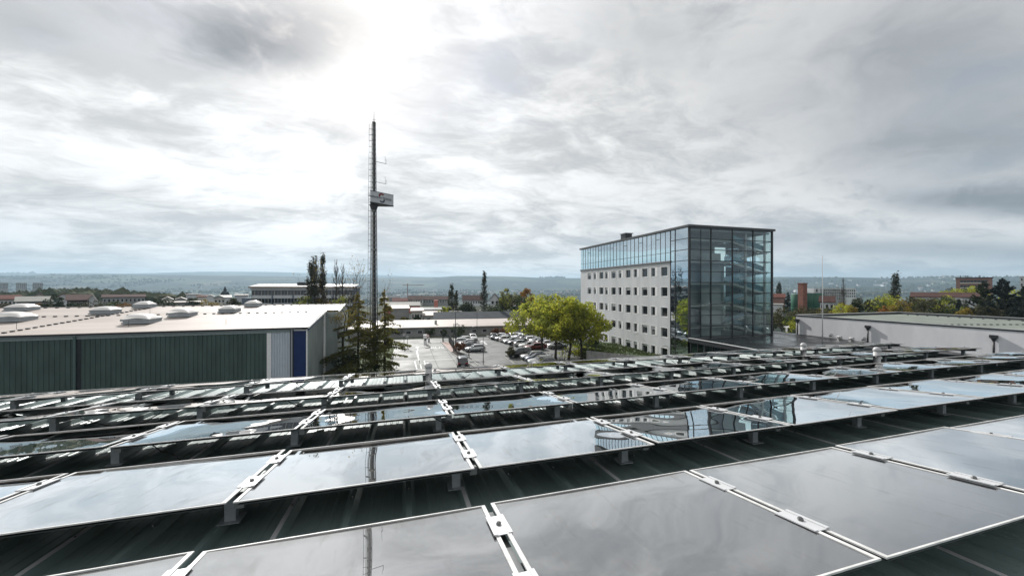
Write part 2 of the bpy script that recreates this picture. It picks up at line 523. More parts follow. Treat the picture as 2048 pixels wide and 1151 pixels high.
# ------------------------------------------------------------------ mesh helpers
class MB:
    def __init__(s):
        s.v, s.f, s.sm = [], [], False

    def quad(s, a, b, c, d):
        n = len(s.v)
        s.v += [tuple(a), tuple(b), tuple(c), tuple(d)]
        s.f.append((n, n + 1, n + 2, n + 3))
        return s

    def poly(s, pts):
        n = len(s.v)
        s.v += [tuple(p) for p in pts]
        s.f.append(tuple(range(n, n + len(pts))))
        return s

    def box(s, x0, y0, z0, x1, y1, z1, mat=None):
        n = len(s.v)
        pts = [(x0, y0, z0), (x1, y0, z0), (x1, y1, z0), (x0, y1, z0), (x0, y0, z1), (x1, y0, z1), (x1, y1, z1), (x0, y1, z1)]
        if mat is not None:
            pts = [tuple(mat @ Vector(p)) for p in pts]
        s.v += pts
        for f in ((0, 3, 2, 1), (4, 5, 6, 7), (0, 1, 5, 4), (1, 2, 6, 5), (2, 3, 7, 6), (3, 0, 4, 7)):
            s.f.append(tuple(n + i for i in f))
        return s

    def cbox(s, c, sx, sy, sz, mat=None):
        return s.box(c[0] - sx / 2, c[1] - sy / 2, c[2] - sz / 2, c[0] + sx / 2, c[1] + sy / 2, c[2] + sz / 2, mat)

    def bar(s, a, b, w, h, up=(0, 0, 1)):
        a, b = Vector(a), Vector(b)
        d = (b - a)
        ln = d.length
        d.normalize()
        x = d.cross(Vector(up))
        if x.length < 1e-4:
            x = d.cross(Vector((1, 0, 0)))
        x.normalize()
        z = x.cross(d)
        m = Matrix((x, d, z)).transposed().to_4x4()
        m.translation = a
        return s.box(-w / 2, 0, -h / 2, w / 2, ln, h / 2, m)

    def prism(s, pts, vec):
        """closed polygon pts extruded by vec"""
        n = len(s.v)
        k = len(pts)
        vec = Vector(vec)
        s.v += [tuple(Vector(p)) for p in pts] + [tuple(Vector(p) + vec) for p in pts]
        s.f.append(tuple(range(n, n + k))[::-1])
        s.f.append(tuple(range(n + k, n + 2 * k)))
        for i in range(k):
            j = (i + 1) % k
            s.f.append((n + i, n + j, n + k + j, n + k + i))
        return s

    def tube(s, pts, rads, seg=6, cap=True):
        pts = [Vector(p) for p in pts]
        if isinstance(rads, (int, float)):
            rads = [rads] * len(pts)
        rings = []
        for i, p in enumerate(pts):
            d = (pts[min(i + 1, len(pts) - 1)] - pts[max(i - 1, 0)])
            if d.length < 1e-6:
                d = Vector((0, 0, 1))
            d.normalize()
            x = d.cross(Vector((0.31, 0.17, 0.93)) if abs(d.z) < 0.9 else Vector((1, 0, 0)))
            x.normalize()
            y = d.cross(x)
            ring = []
            for k in range(seg):
                a = 2 * math.pi * k / seg
                ring.append(len(s.v))
                s.v.append(tuple(p + (x * math.cos(a) + y * math.sin(a)) * rads[i]))
            rings.append(ring)
        for i in range(len(rings) - 1):
            for k in range(seg):
                j = (k + 1) % seg
                s.f.append((rings[i][k], rings[i][j], rings[i + 1][j], rings[i + 1][k]))
        if cap:
            s.f.append(tuple(rings[0][::-1]))
            s.f.append(tuple(rings[-1]))
        return s

    def lathe(s, prof, seg=16, c=(0, 0, 0)):
        rings = []
        for (r, z) in prof:
            ring = []
            for k in range(seg):
                a = 2 * math.pi * k / seg
                ring.append(len(s.v))
                s.v.append((c[0] + r * math.cos(a), c[1] + r * math.sin(a), c[2] + z))
            rings.append(ring)
        for i in range(len(rings) - 1):
            for k in range(seg):
                j = (k + 1) % seg
                s.f.append((rings[i][k], rings[i][j], rings[i + 1][j], rings[i + 1][k]))
        s.f.append(tuple(rings[0][::-1]))
        s.f.append(tuple(rings[-1]))
        return s

    def mesh(s, name, mat, smooth=False):
        me = bpy.data.meshes.new(name)
        me.from_pydata(s.v, [], s.f)
        me.materials.append(mat)
        if smooth:
            me.polygons.foreach_set('use_smooth', [True] * len(me.polygons))
        me.update()
        return me

    def build(s, name, mat, parent=None, loc=None, smooth=False, recalc=False):
        me = s.mesh(name, mat, smooth)
        if recalc:
            bm = bmesh.new()
            bm.from_mesh(me)
            bmesh.ops.recalc_face_normals(bm, faces=bm.faces)
            bm.to_mesh(me)
            bm.free()
        return link(name, me, parent, loc)


def link(name, me, parent=None, loc=None, rot=None):
    o = bpy.data.objects.new(name, me)
    COL.objects.link(o)
    if parent is not None:
        o.parent = parent
    if loc is not None:
        o.location = loc
    if rot is not None:
        o.rotation_euler = rot
    return o


def thing(name, label, cat, loc=(0, 0, 0), rz=0.0, group=None):
    o = bpy.data.objects.new(name, None)
    o.empty_display_size = 0.2
    COL.objects.link(o)
    o.location = loc
    o.rotation_euler = (0, 0, rz)
    return tag(o, label, cat, group)


def tag(o, label, cat, group=None):
    o['label'] = label
    o['category'] = cat
    if group:
        o['group'] = group
    return o


def struct(o, label=None):
    o['kind'] = 'structure'
    if label:
        o['label'] = label
    return o


KIDS = {}


def copy_tree(o, parent=None):
    c = o.copy()
    COL.objects.link(c)
    if parent is not None:
        c.parent = parent
    for ch in list(o.children):
        copy_tree(ch, c)
    return c


ORD = ['first', 'second', 'third', 'fourth', 'fifth', 'sixth', 'seventh', 'eighth', 'ninth', 'tenth', 'eleventh', 'twelfth',
       'thirteenth', 'fourteenth', 'fifteenth', 'sixteenth', 'seventeenth', 'eighteenth', 'nineteenth', 'twentieth']

# ------------------------------------------------------------------ terrain
SKY1 = [(-400, 556), (0, 557), (90, 552.5), (250, 551.5), (400, 552.5), (560, 554.5), (700, 557.5), (880, 556), (910, 553.5), (1000, 554), (1080, 557), (1160, 558), (1550, 556),
        (1700, 557), (1800, 559), (1900, 557), (2048, 559), (2600, 558)]
SKY2 = [(-400, 548), (0, 546.5), (150, 545.5), (260, 546), (420, 542.5), (540, 543), (640, 546), (700, 547), (800, 551), (880, 555), (1000, 560), (2600, 562)]


def interp(tab, x):
    if x <= tab[0][0]:
        return tab[0][1]
    for (x0, y0), (x1, y1) in zip(tab, tab[1:]):
        if x <= x1:
            return y0 + (y1 - y0) * (x - x0) / (x1 - x0)
    return tab[-1][1]


def sstep(a, b, x):
    t = min(1, max(0, (x - a) / (b - a)))
    return t * t * (3 - 2 * t)


def terrain(x, y):
    r = math.hypot(x, y)
    az = math.atan2(x, y) - HEAD            # relative to the view axis
    az = max(-1.1, min(1.1, az))
    px = 1024 + F * math.tan(az)
    n = mnoise.noise((x * 0.0011, y * 0.0011, 3.1)) + 0.5 * mnoise.noise((x * 0.0031, y * 0.0031, 7.7))
    z = -58 * sstep(240, 950, r)
    z += 40 * sstep(1500, 3300, r) + n * 9 * sstep(400, 1600, r)
    # wooded rise on the left
    z += 58 * math.exp(-((az + 0.86) / 0.22) ** 2) * math.exp(-((r - 900) / 380) ** 2)
    t1 = CAMZ + (575 - interp(SKY1, px)) / F * 6000 * math.cos(az)
    t2 = CAMZ + (575 - interp(SKY2, px)) / F * 9800 * math.cos(az)
    base = z + (t1 + 18 - z) * sstep(3200, 6000, r)
    if r > 6000:
        base = (t1 + 18) - 90 * sstep(6000, 7400, r)
        base += (t2 - base) * sstep(7600, 9800, r)
        if r > 9800:
            base -= 120 * sstep(9800, 12000, r)
        base += n * 6
    return base


def build_terrain():
    radii = [0, 60, 120, 180, 230, 270, 320, 380, 450, 530, 620, 720, 830, 950, 1100, 1300, 1500, 1750, 2000, 2300, 2600, 2900, 3300, 3700,
             4100, 4500, 4900, 5300, 5600, 5850, 6000, 6150, 6400, 6800, 7300, 7800, 8300, 8800, 9300, 9650, 9800, 10000, 10500, 11200, 12000]
    na = 360
    vs = [(0, 0, -0.02)]
    for r in radii[1:]:
        for k in range(na):
            a = 2 * math.pi * k / na
            x, y = r * math.sin(a), r * math.cos(a)
            vs.append((x, y, terrain(x, y) - 0.02))
    fs = []
    for k in range(na):
        fs.append((0, 1 + (k + 1) % na, 1 + k))
    for i in range(len(radii) - 2):
        o0, o1 = 1 + i * na, 1 + (i + 1) * na
        for k in range(na):
            j = (k + 1) % na
            fs.append((o0 + k, o0 + j, o1 + j, o1 + k))
    me = bpy.data.meshes.new('ground')
    me.from_pydata(vs, [], fs)
    me.polygons.foreach_set('use_smooth', [True] * len(me.polygons))
    m = bpy.data.materials.new('countryside')
    m.use_nodes = True
    nt = m.node_tree
    N, L = nt.nodes, nt.links
    b = N['Principled BSDF']
    b.inputs['Roughness'].default_value = 0.95
    b.inputs['Specular IOR Level'].default_value = 0.1
    tc = N.new('ShaderNodeTexCoord')
    vo = N.new('ShaderNodeTexVoronoi')
    vo.inputs['Scale'].default_value = 0.0026
    vo.inputs['Randomness'].default_value = 1.0
    nw = N.new('ShaderNodeTexNoise')
    nw.inputs['Scale'].default_value = 0.004
    nw.inputs['Detail'].default_value = 4
    L.new(tc.outputs['Object'], nw.inputs['Vector'])
    sca = N.new('ShaderNodeVectorMath')
    sca.operation = 'MULTIPLY_ADD'
    L.new(nw.outputs['Color'], sca.inputs[0])
    sca.inputs[1].default_value = (160, 160, 0)
    L.new(tc.outputs['Object'], sca.inputs[2])
    L.new(sca.outputs[0], vo.inputs['Vector'])
    sp = N.new('ShaderNodeSeparateColor')
    L.new(vo.outputs['Color'], sp.inputs[0])
    cr = N.new('ShaderNodeValToRGB')
    e = cr.color_ramp
    e.interpolation = 'CONSTANT'
    cols = [(0, (0.018, 0.026, 0.022)), (0.36, (0.055, 0.066, 0.042)), (0.45, (0.022, 0.031, 0.025)), (0.66, (0.095, 0.09, 0.065)), (0.73, (0.018, 0.027, 0.022)), (0.91, (0.06, 0.08, 0.045))]
    while len(e.elements) < len(cols):
        e.elements.new(0.5)
    for el, (ps, c) in zip(e.elements, cols):
        el.position = ps
        el.color = (*c, 1)
    L.new(sp.outputs[0], cr.inputs[0])
    # finer woodland / garden mottling
    n2 = N.new('ShaderNodeTexNoise')
    n2.inputs['Scale'].default_value = 0.03
    n2.inputs['Detail'].default_value = 8
    L.new(tc.outputs['Object'], n2.inputs['Vector'])
    mr = N.new('ShaderNodeMapRange')
    mr.inputs[1].default_value = 0.4
    mr.inputs[2].default_value = 0.6
    mr.inputs[3].default_value = 0.55
    mr.inputs[4].default_value = 1.35
    L.new(n2.outputs[0], mr.inputs[0])
    mu = N.new('ShaderNodeVectorMath')
    mu.operation = 'SCALE'
    L.new(cr.outputs[0], mu.inputs[0])
    L.new(mr.outputs[0], mu.inputs['Scale'])
    L.new(mu.outputs[0], b.inputs['Base Color'])
    me.materials.append(m)
    struct(link('ground', me))


build_terrain()

# haze: one closed box of thin pale air
hz = MB().box(-12500, -12500, -90, 12500, 12500, 420)
mh = bpy.data.materials.new('haze_air')
mh.use_nodes = True
nt = mh.node_tree
nt.nodes.clear()
o_ = nt.nodes.new('ShaderNodeOutputMaterial')
pv = nt.nodes.new('ShaderNodeVolumePrincipled')
pv.inputs['Color'].default_value = (0.59, 0.82, 1.0, 1)
pv.inputs['Density'].default_value = 0.00012
pv.inputs['Anisotropy'].default_value = 0.2
nt.links.new(pv.outputs[0], o_.inputs['Volume'])
hzo = hz.build('haze', mh)
hzo['kind'] = 'stuff'
hzo['label'] = 'thin blue haze over the valley'

# ------------------------------------------------------------------ the solar roof
PW = 1.40                       # pitch of the panels along a row
TILT = R(8.4)
DEPTH = 0.783 * PW
ROWP = 1.006 * PW
SL = 0.0706                     # fall of the roof away from the camera
X0 = 0.334 * PW
Y0 = 1.5025 * PW
H0 = 0.8965 * PW
CLEAR = 0.195
ROOF_XR = 13.7
ROOF_XL = -13.5


def roofz(y):
    return CAMZ - H0 - CLEAR - SL * (y - Y0)


SLANG = math.atan(SL)
bld = thing('solar_building', 'low industrial building whose ribbed metal roof carries the rows of solar panels', 'building', (0, 0, 0))
YF, YN = 8.75, -3.2
wl = MB()
zf, zn = roofz(YF), roofz(YN)
wl.quad((ROOF_XL, YF - .15, 0), (ROOF_XR - .1, YF - .15, 0), (ROOF_XR - .1, YF - .15, zf - .12), (ROOF_XL, YF - .15, zf - .12))
wl.quad((ROOF_XR - .1, YN, 0), (ROOF_XR - .1, YF - .15, 0), (ROOF_XR - .1, YF - .15, zf - .12), (ROOF_XR - .1, YN, zn - .12))
wl.quad((ROOF_XL, YN, 0), (ROOF_XL, YF - .15, 0), (ROOF_XL, YF - .15, zf - .12), (ROOF_XL, YN, zn - .12))
wl.quad((ROOF_XL, YN, 0), (ROOF_XR - .1, YN, 0), (ROOF_XR - .1, YN, zn - .12), (ROOF_XL, YN, zn - .12))
wl.build('wall', M_GREENROOF, bld)
# one sheet = three ribs
SHW = 1.125
RP = SHW / 3
prof = []
for k in range(3):
    x = k * RP
    prof += [(x, 0), (x + 0.012, 0)] if k == 0 else [(x, 0)]
    prof += [(x + .028, .044), (x + .062, .044), (x + .09, 0)]
    for q in (0.16, 0.23, 0.30):
        prof += [(x + q, 0), (x + q + .006, .0035), (x + q + .022, .0035), (x + q + .028, 0)]
prof += [(SHW, 0)]
sh = MB()
Ls = (YF - YN) / math.cos(SLANG)
for (x, z) in prof:
    sh.v.append((x, 0, z))
for (x, z) in prof:
    sh.v.append((x, Ls, z))
npf = len(prof)
for i in range(npf - 1):
    sh.f.append((i, i + 1, npf + i + 1, npf + i))
sheet_me = sh.mesh('roof_sheet', M_ROOFSHEET)
nsh = int((ROOF_XR - ROOF_XL) / SHW) + 1
xs = ROOF_XL
k0 = 0.41 - .045
xs = k0 - SHW * math.floor((k0 - ROOF_XL) / SHW)
strip = MB().box(-.014, 0, 0.045, .014, Ls, .049).mesh('seam_glint_strip', M_ALU)  # added pale strip, stands in for the light caught along each seam rib
scr = MB()
for j in range(1, 12):
    for kx in (0, 1, 2):
        scr.lathe([(.009, 0), (.009, .005), (.005, .012)], 6, (kx * RP + .045, j * 1.0, .044))
screw_me = scr.mesh('screws', M_BOLT)
while xs + SHW < ROOF_XR + .05:
    s_ = link('roof_sheet', sheet_me, bld, (xs, YN, roofz(YN)), (-SLANG, 0, 0))
    link('seam_glint_strip', strip, s_, (.045, 0, 0))
    sw = link('screws', screw_me, s_)
    sw['kind'] = 'stuff'
    xs += SHW
roof_right = xs
MB().box(ROOF_XL - .2, YF - .03, zf - .22, roof_right + .1, YF + .03, zf + .03).build('eaves_trim', M_GALV, bld)
mtx = Matrix.Translation((0, YN, zn)) @ Matrix.Rotation(-SLANG, 4, 'X')
MB().box(roof_right - .02, 0, -.2, roof_right + .06, Ls - .05, .09, mtx).build('verge_trim', M_GALV, bld)

# panel meshes (local: x along the row, y down the slope away from the camera, origin at the near edge middle)
PX = PW - 0.034
GW, GD = PX - 2 * 0.021, DEPTH - 2 * 0.009


def panel_glass(sag, tw):
    mb = MB()
    nx, ny = 12, 10
    for j in range(ny + 1):
        for i in range(nx + 1):
            u, v = i / nx * 2 - 1, j / ny * 2 - 1
            z = -sag * (1 - abs(u) ** 2.4) * (1 - v * v * .55) + tw * u * v
            mb.v.append((u * GW / 2, 0.009 + (v + 1) / 2 * GD, z - .002))
    for j in range(ny):
        for i in range(nx):
            a = j * (nx + 1) + i
            mb.f.append((a, a + 1, a + nx + 2, a + nx + 1))
    return mb.mesh('glass', M_PANEL, True)


GLASS = [panel_glass(s, t) for s, t in ((.008, .0012), (.011, -.001), (.006, .002), (.009, -.0018), (.010, .0006))]
fb = MB()
for (x0, y0, x1, y1) in ((-PX / 2, 0, PX / 2, .009), (-PX / 2, DEPTH - .009, PX / 2, DEPTH), (-PX / 2, .009, -GW / 2, DEPTH - .009), (GW / 2, .009, PX / 2, DEPTH - .009)):
    fb.box(x0, y0, -.005, x1, y1, .002)
FRAME = fb.mesh('frame', M_PFRAME)
BACK = MB().box(-GW / 2, .012, -.022, GW / 2, DEPTH - .012, -.018).mesh('back_sheet', pm('panel_back', (0.05, 0.06, 0.062), rough=0.6))
JB = MB().box(-.06, .18, -.045, .06, .30, -.024).mesh('junction_box', M_RUBBER)

# mounting bracket meshes (local: origin at the near edge of the panels on a joint)
RAIL = MB().box(-.025, .14, -.085, .025, DEPTH - .02, -.034).mesh('rail', M_RAIL)
cb = MB()
cb.box(-.043, -.10, .003, .043, .10, .0065)
cb.box(-.047, -.10, .0055, -.026, .10, .011)
cb.box(.026, -.10, .0055, .047, .10, .011)
CLAMP = cb.mesh('clamp', M_ALU)
BOLT = MB().lathe([(.013, .0078), (.013, .016), (.008, .022), (.006, .022)], 6).mesh('bolt', M_BOLT)
REC = 0.30


def row_right(r):
    return int((ROOF_XR - .3 - X0) / PW)


ROWNAMES = ['nearest row', 'second row', 'third row', 'fourth row', 'farthest row']
rowleft = [-3, -4, -5, -6, -8]
hp = CLEAR + DEPTH * math.sin(TILT) - SL * DEPTH * math.cos(TILT)      # near edge above the roof
for r in range(5):
    yn = Y0 + r * ROWP - DEPTH * math.cos(TILT)
    zn_ = CAMZ - H0 - SL * r * ROWP + DEPTH * math.sin(TILT)
    kl, kr = rowleft[r], row_right(r) - (1 if r == 0 else 0)
    for k in range(kl, kr):
        rnd = random.Random(r * 100 + k)
        xc = X0 + (k + .5) * PW
        i = k - kl
        t = thing('photovoltaic_module', 'dark mirror-like solar panel in the %s, %s from its left end' % (ROWNAMES[r], ORD[i]), 'solar panel',
                  (xc, yn, zn_ + rnd.uniform(-.004, .004)), 0, 'solar panels on the roof')
        t.rotation_euler = (-TILT + R(rnd.uniform(-.35, .35)), R(rnd.uniform(-.3, .3)), R(rnd.uniform(-.06, .06)))
        g = link('glass', GLASS[rnd.randrange(5)], t)
        link('frame', FRAME, t)
        link('back_sheet', BACK, t)
        link('junction_box', JB, t)
    for k in range(kl, kr + 1):
        rnd = random.Random(r * 100 + k + 5000)
        xj = X0 + k * PW
        t = thing('mounting_bracket', 'aluminium rail and post with two clamps in the %s, %s joint from the left' % (ROWNAMES[r], ORD[k - kl]), 'bracket',
                  (xj, yn, zn_), 0, 'mounting brackets under the solar panels')
        # post stands upright, rails follow the panel
        rl = link('rail', RAIL, t, None, (-TILT, 0, 0))
        py = REC
        top = -py * math.tan(TILT) - .085
        bot = -(hp) - SL * py + .046
        ps = MB()
        x_ = -.10
        ps.box(x_ - .03, py - .03, bot + .006, x_ + .03, py - .026, top + .03)
        ps.box(x_ - .03, py - .026, bot + .006, x_ - .026, py + .02, top + .03)
        ps.box(x_ + .026, py - .026, bot + .006, x_ + .03, py + .02, top + .03)
        ps.box(x_ - .03, py - .026, top + .015, .025, py + .02, top + .03)
        ps.build('post', M_GALV, t)
        MB().box(x_ - .06, py - .06, bot, x_ + .06, py + .06, bot + .006).build('foot_plate', M_GALV, t)
        rp_ = MB()
        y2 = DEPTH - .16
        rp_.box(-.03, y2 - .02, -(hp) - SL * y2 + .046, .03, y2 + .02, -y2 * math.tan(TILT) - .085)
        rp_.build('rear_post', M_GALV, t)
        for cy in (.30 * DEPTH, .76 * DEPTH):
            c = link('clamp', CLAMP, t, (0, (cy + rnd.uniform(-.02, .02)) * math.cos(TILT), -cy * math.sin(TILT)), (-TILT, 0, R(rnd.uniform(-1.5, 1.5))))
            link('bolt', BOLT, c)

# hanging cables under the panels
cabm = M_RUBBER
cl_labels = ['beside', 'under']
ci = 0
for r in range(2, 5):
    yn = Y0 + r * ROWP - DEPTH * math.cos(TILT)
    for q in range(7 if r > 2 else 5):
        rnd = random.Random(r * 31 + q)
        xa = -4.5 + q * 2.4 + rnd.uniform(-.5, .5) + (r % 2) * .6
        if xa > ROOF_XR - 1.6:
            continue
        ya = yn + .12
        zr = roofz(ya) + hp - .06
        pts = []
        ln = rnd.uniform(.5, 1.0)
        dip = rnd.uniform(.08, .20)
        for s in range(9):
            u = s / 8
            pts.append((xa + ln * u, ya + .1 * math.sin(u * 3 + q), zr - dip * 4 * u * (1 - u) * (1.1 if rnd.random() < .5 else .9)))
        o = MB().tube(pts, .005, 5).build('cable', cabm)
        tag(o, 'black cable sagging below the %s of panels, %s from the left' % (ROWNAMES[r], ORD[q]), 'cable', 'panel cables')

# vent pipes
for (px, Y, ht, lb) in ((857, 6.75, .43, 'white vent pipe behind the fourth row, near the conifers'),
                        (1607, 6.75, .41, 'white vent pipe poking up below the thin white pole'),
                        (1754, 5.32, .42, 'white vent pipe at the right end of the rows, near the grey downpipe')):
    X = onY(px, Y)
    t = thing('vent_pipe', lb, 'vent pipe', (X, Y, roofz(Y)), 0, 'vent pipes on the roof')
    MB().lathe([(.11, 0), (.11, .05), (.06, .08), (.06, ht - .06)], 20).build('pipe', M_LAMP, t, smooth=True)
    MB().lathe([(.064, ht - .07), (.068, ht - .03), (.045, ht + .01), (.015, ht + .02)], 20).build('cap', M_LAMP, t, smooth=True)

# ------------------------------------------------------------------ left hall
hall = thing('industrial_hall', 'long hall with cream roof, dark green ribbed front wall and blue corner', 'building',
             (-11.3, 50.2, 0), R(1.6))


def corr(mb, x0, x1, y, z0, z1, pitch, depth, gap=.28):
    """trapezoid cladding on a wall at local y facing -y"""
    n = int(round((x1 - x0) / pitch))
    p = (x1 - x0) / n
    pts = []
    for i in range(n):
        a = x0 + i * p
        pts += [(a, y), (a + p * gap * .5, y + depth), (a + p * gap, y + depth), (a + p * gap * 1.5, y)]
    pts.append((x1, y))
    k = len(mb.v)
    for q in pts:
        mb.v.append((q[0], q[1], z0))
    for q in pts:
        mb.v.append((q[0], q[1], z1))
    for i in range(len(pts) - 1):
        mb.f.append((k + i, k + i + 1, k + len(pts) + i + 1, k + len(pts) + i))


HX = -62.0
EZ = 8.25
# bays of green cladding, each bay its own part
bays = [(-62, -48.4), (-48.1, -34.6), (-34.3, -21.35), (-21.05, -4.15)]
for (a, b) in bays:
    mb = MB()
    corr(mb, a, b, 0, 0, EZ - .55, .42, .05, .16)
    mb.build('green_cladding', M_GREEN, hall)
MB().box(HX, .06, 0, 0, .2, EZ - .02).build('wall', M_DARK, hall)
MB().box(HX, -.06, EZ - .55, -1.75, .058, EZ - .12).build('frieze', pm('frieze_grey', (0.34, 0.40, 0.40), rough=0.5), hall)
mb = MB()
corr(mb, -3.72, -1.76, -.02, 0, EZ - .56, .30, .07, .3)
mb.build('pale_cladding', M_LIGHTCLAD, hall)
MB().box(-4.15, -.08, 0, -3.72, .05, EZ - .56).build('pale_trim', M_WHITE, hall)
mb = MB()
corr(mb, -1.36, -.06, -.02, 0, EZ - .42, .14, .02, .3)
mb.build('blue_panel', M_BLUE, hall)
MB().box(-1.75, -.02, 0, -1.37, .05, EZ - .3).build('dark_trim', M_DARK, hall)
MB().box(-1.36, -.045, EZ - .40, -.05, .05, EZ - .26).build('white_trim', M_WHITE, hall)
for x in (-21.2, -34.45, -48.25):
    g = MB().tube([(x - .12, -.16, 0), (x - .12, -.16, EZ - .1)], .11, 10).build('downpipe', pm('green_pipe', (0.10, 0.16, 0.15), rough=0.5), hall)
    MB().box(x + .0, -.05, 0, x + .3, .05, EZ - .5).build('dark_recess', M_DARK, hall)
MB().tube([(-1.55, -.14, 0), (-1.55, -.14, EZ - .1)], .09, 10).build('downpipe', M_GALV, hall)
gut = MB()
gut.prism([(HX - .3, -.32, EZ - .02), (HX - .3, -.30, EZ - .16), (HX - .3, -.14, EZ - .18), (HX - .3, -.10, EZ - .02)], (62.5, 0, 0))
gut.build('gutter', M_DARK, hall)
# gable end with two stepped walls
Y1, Y2 = 11.8, 19.4
Z1, Z2 = 9.40, 10.15
MB().poly([(0, 0, 0), (0, Y1, 0), (0, Y1, Z1 - .1), (0, 0, EZ - .1)]).build('gable_sheet', M_TRANSL, hall)
MB().box(-.03, -.06, 0, .10, .06, EZ - .12).build('perforated_corner_trim', M_WHITE, hall)
MB().poly([(.012, .1, EZ - .62), (.012, Y1, Z1 - .62), (.012, Y1, Z1 - .12), (.012, .1, EZ - .12)]).build('blue_gable_band', M_BLUE, hall)
MB().box(-.2, Y1 - .02, 0, 1.85, Y1 + .1, Z1 - .1).build('step_wall', M_TRANSL, hall)
MB().poly([(1.85, Y1, 0), (1.85, Y2 + 7, 0), (1.85, Y2 + 7, Z1 - .3), (1.85, Y2, Z2 - .1), (1.85, Y1, Z1 - .1)]).build('rear_gable_sheet', M_TRANSL, hall)
MB().tube([(.12, Y1 - .12, 0), (.12, Y1 - .12, Z1 - .2)], .16, 10).build('white_downpipe', M_WHITE, hall)
# roof: separate sheets, with joints
rs = MB()
nS = 9
RX = [HX - .3]
for i in range(nS):
    ya, yb = -.35 + (Y2 + .35) * i / nS, -.35 + (Y2 + .35) * (i + 1) / nS
    za, zb = EZ + (Z2 - EZ) * (i / nS), EZ + (Z2 - EZ) * ((i + 1) / nS)
    xr = .35 if (ya + yb) / 2 < Y1 else 2.2
    o = MB()
    o.prism([(HX - .3, ya + .03, za), (HX - .3, yb - .03, zb), (HX - .3, yb - .03, zb + .06), (HX - .3, ya + .03, za + .06)], (xr - HX + .3, 0, 0))
    o.build('roof_sheet', M_ROOFW, hall)
MB().prism([(HX - .3, -.3, EZ - .04), (HX - .3, Y2, Z2 - .03), (HX - .3, Y2 + 7, Z1 - .2), (HX - .3, Y2 + 7, Z1 - .35), (HX - .3, Y2, Z2 - .2), (HX - .3, -.3, EZ - .2)], (61.9, 0, 0)).build('roof_deck', M_GREYPL, hall)
MB().bar((.30, -.4, EZ + .0), (.30, Y1, Z1 + .0), .16, .22).build('verge_trim', M_WHITE, hall)
MB().bar((2.15, Y1 - .1, Z1 + .0), (2.15, Y2, Z2 + .0), .16, .22).build('verge_trim', M_WHITE, hall)
for j in range(14):
    y = .5 + j * .82
    MB().box(.16, y, EZ + (Z2 - EZ) * (y + .35) / (Y2 + .35) + .10, .32, y + .3, EZ + (Z2 - EZ) * (y + .35) / (Y2 + .35) + .17).build('verge_clip', M_DARK, hall)
MB().box(HX - .3, Y2 - .12, Z2 + .02, 2.2, Y2 + .12, Z2 + .12).build('ridge_cap', M_ROOFW, hall)


def hall_pt(px, yl):
    """world x,y on the hall roof at local y, seen at photo column px"""
    c, s = math.cos(R(1.6)), math.sin(R(1.6))
    a = math.atan((px - 1024) / F) + HEAD
    k = math.tan(a)
    # world = origin + (c*xl - s*yl, s*xl + c*yl), need X = k*Y
    xl = (k * (50.2 + c * yl) + 11.3 + s * yl) / (c - k * s)
    X = -11.3 + c * xl - s * yl
    Yw = 50.2 + s * xl + c * yl
    return xl, X, Yw, EZ + (Z2 - EZ) * (yl + .35) / (Y2 + .35) + .06


SKYL = [(32, 8.5, 2.6, 1, 'half cut by the left edge of the photo'), (45, 16.9, 2.4, 0, 'farthest left, before grey barn roof'),
        (212, 13.2, 2.4, 0, 'closed, up the slope behind the nearest one'), (286, 5.4, 2.8, 1, 'nearest and largest, lid propped open'),
        (290, 18.3, 2.1, 0, 'just showing over the ridge'), (367, 9.6, 2.5, 1, 'lid ajar, right of the nearest one'),
        (460, 12.6, 2.3, 0, 'closed, right-hand one in front of the office block'), (507, 18.2, 2.1, 0, 'small one at the ridge beside the office block')]
for (px, yl, wd, op, lb) in SKYL:
    xl, X, Yw, zz = hall_pt(px, yl)
    t = thing('roof_skylight', 'white domed skylight on the cream roof, ' + lb, 'skylight', (X, Yw, zz - .02), R(1.6), 'domed skylights on the long hall')
    wd *= .86
    wy = wd * 1.1
    kb = MB()
    kb.prism([(-wd / 2 - .1, -wy / 2 - .1, 0), (wd / 2 + .1, -wy / 2 - .1, 0), (wd / 2 + .1, wy / 2 + .1, 0), (-wd / 2 - .1, wy / 2 + .1, 0)], (0, 0, .16))
    kb.box(-wd / 2, -wy / 2, .16, wd / 2, wy / 2, .42)
    kb.build('kerb', M_GREYPL, t)
    fr_ = MB().box(-wd / 2 - .06, -wy / 2 - .06, .42, wd / 2 + .06, wy / 2 + .06, .52).build('rim', M_GREYPL, t)
    dm = MB()
    n = 10
    for j in range(n + 1):
        for i in range(n + 1):
            u, v = i / n * 2 - 1, j / n * 2 - 1
            h = (1 - abs(u) ** 2.6) * (1 - abs(v) ** 2.6)
            dm.v.append((u * wd / 2 * 1.02, v * wy / 2 * 1.02,     .0 + .44 * h ** .6))
    for j in range(n):
        for i in range(n):
            a = j * (n + 1) + i
            dm.f.append((a, a + 1, a + n + 2, a + n + 1))
    d = dm.build('dome', M_PLASTICDOME, t, (0, 0, .53), smooth=True)
    if op:
        d.rotation_euler = (0, R(7), 0)
        d.location.z = .66
        MB().box(-wd / 2 - .35, -wy / 2 + .2, .28, -wd / 2 - .05, wy / 2 - .6, .52).build('motor_box', M_GREYPL, t)

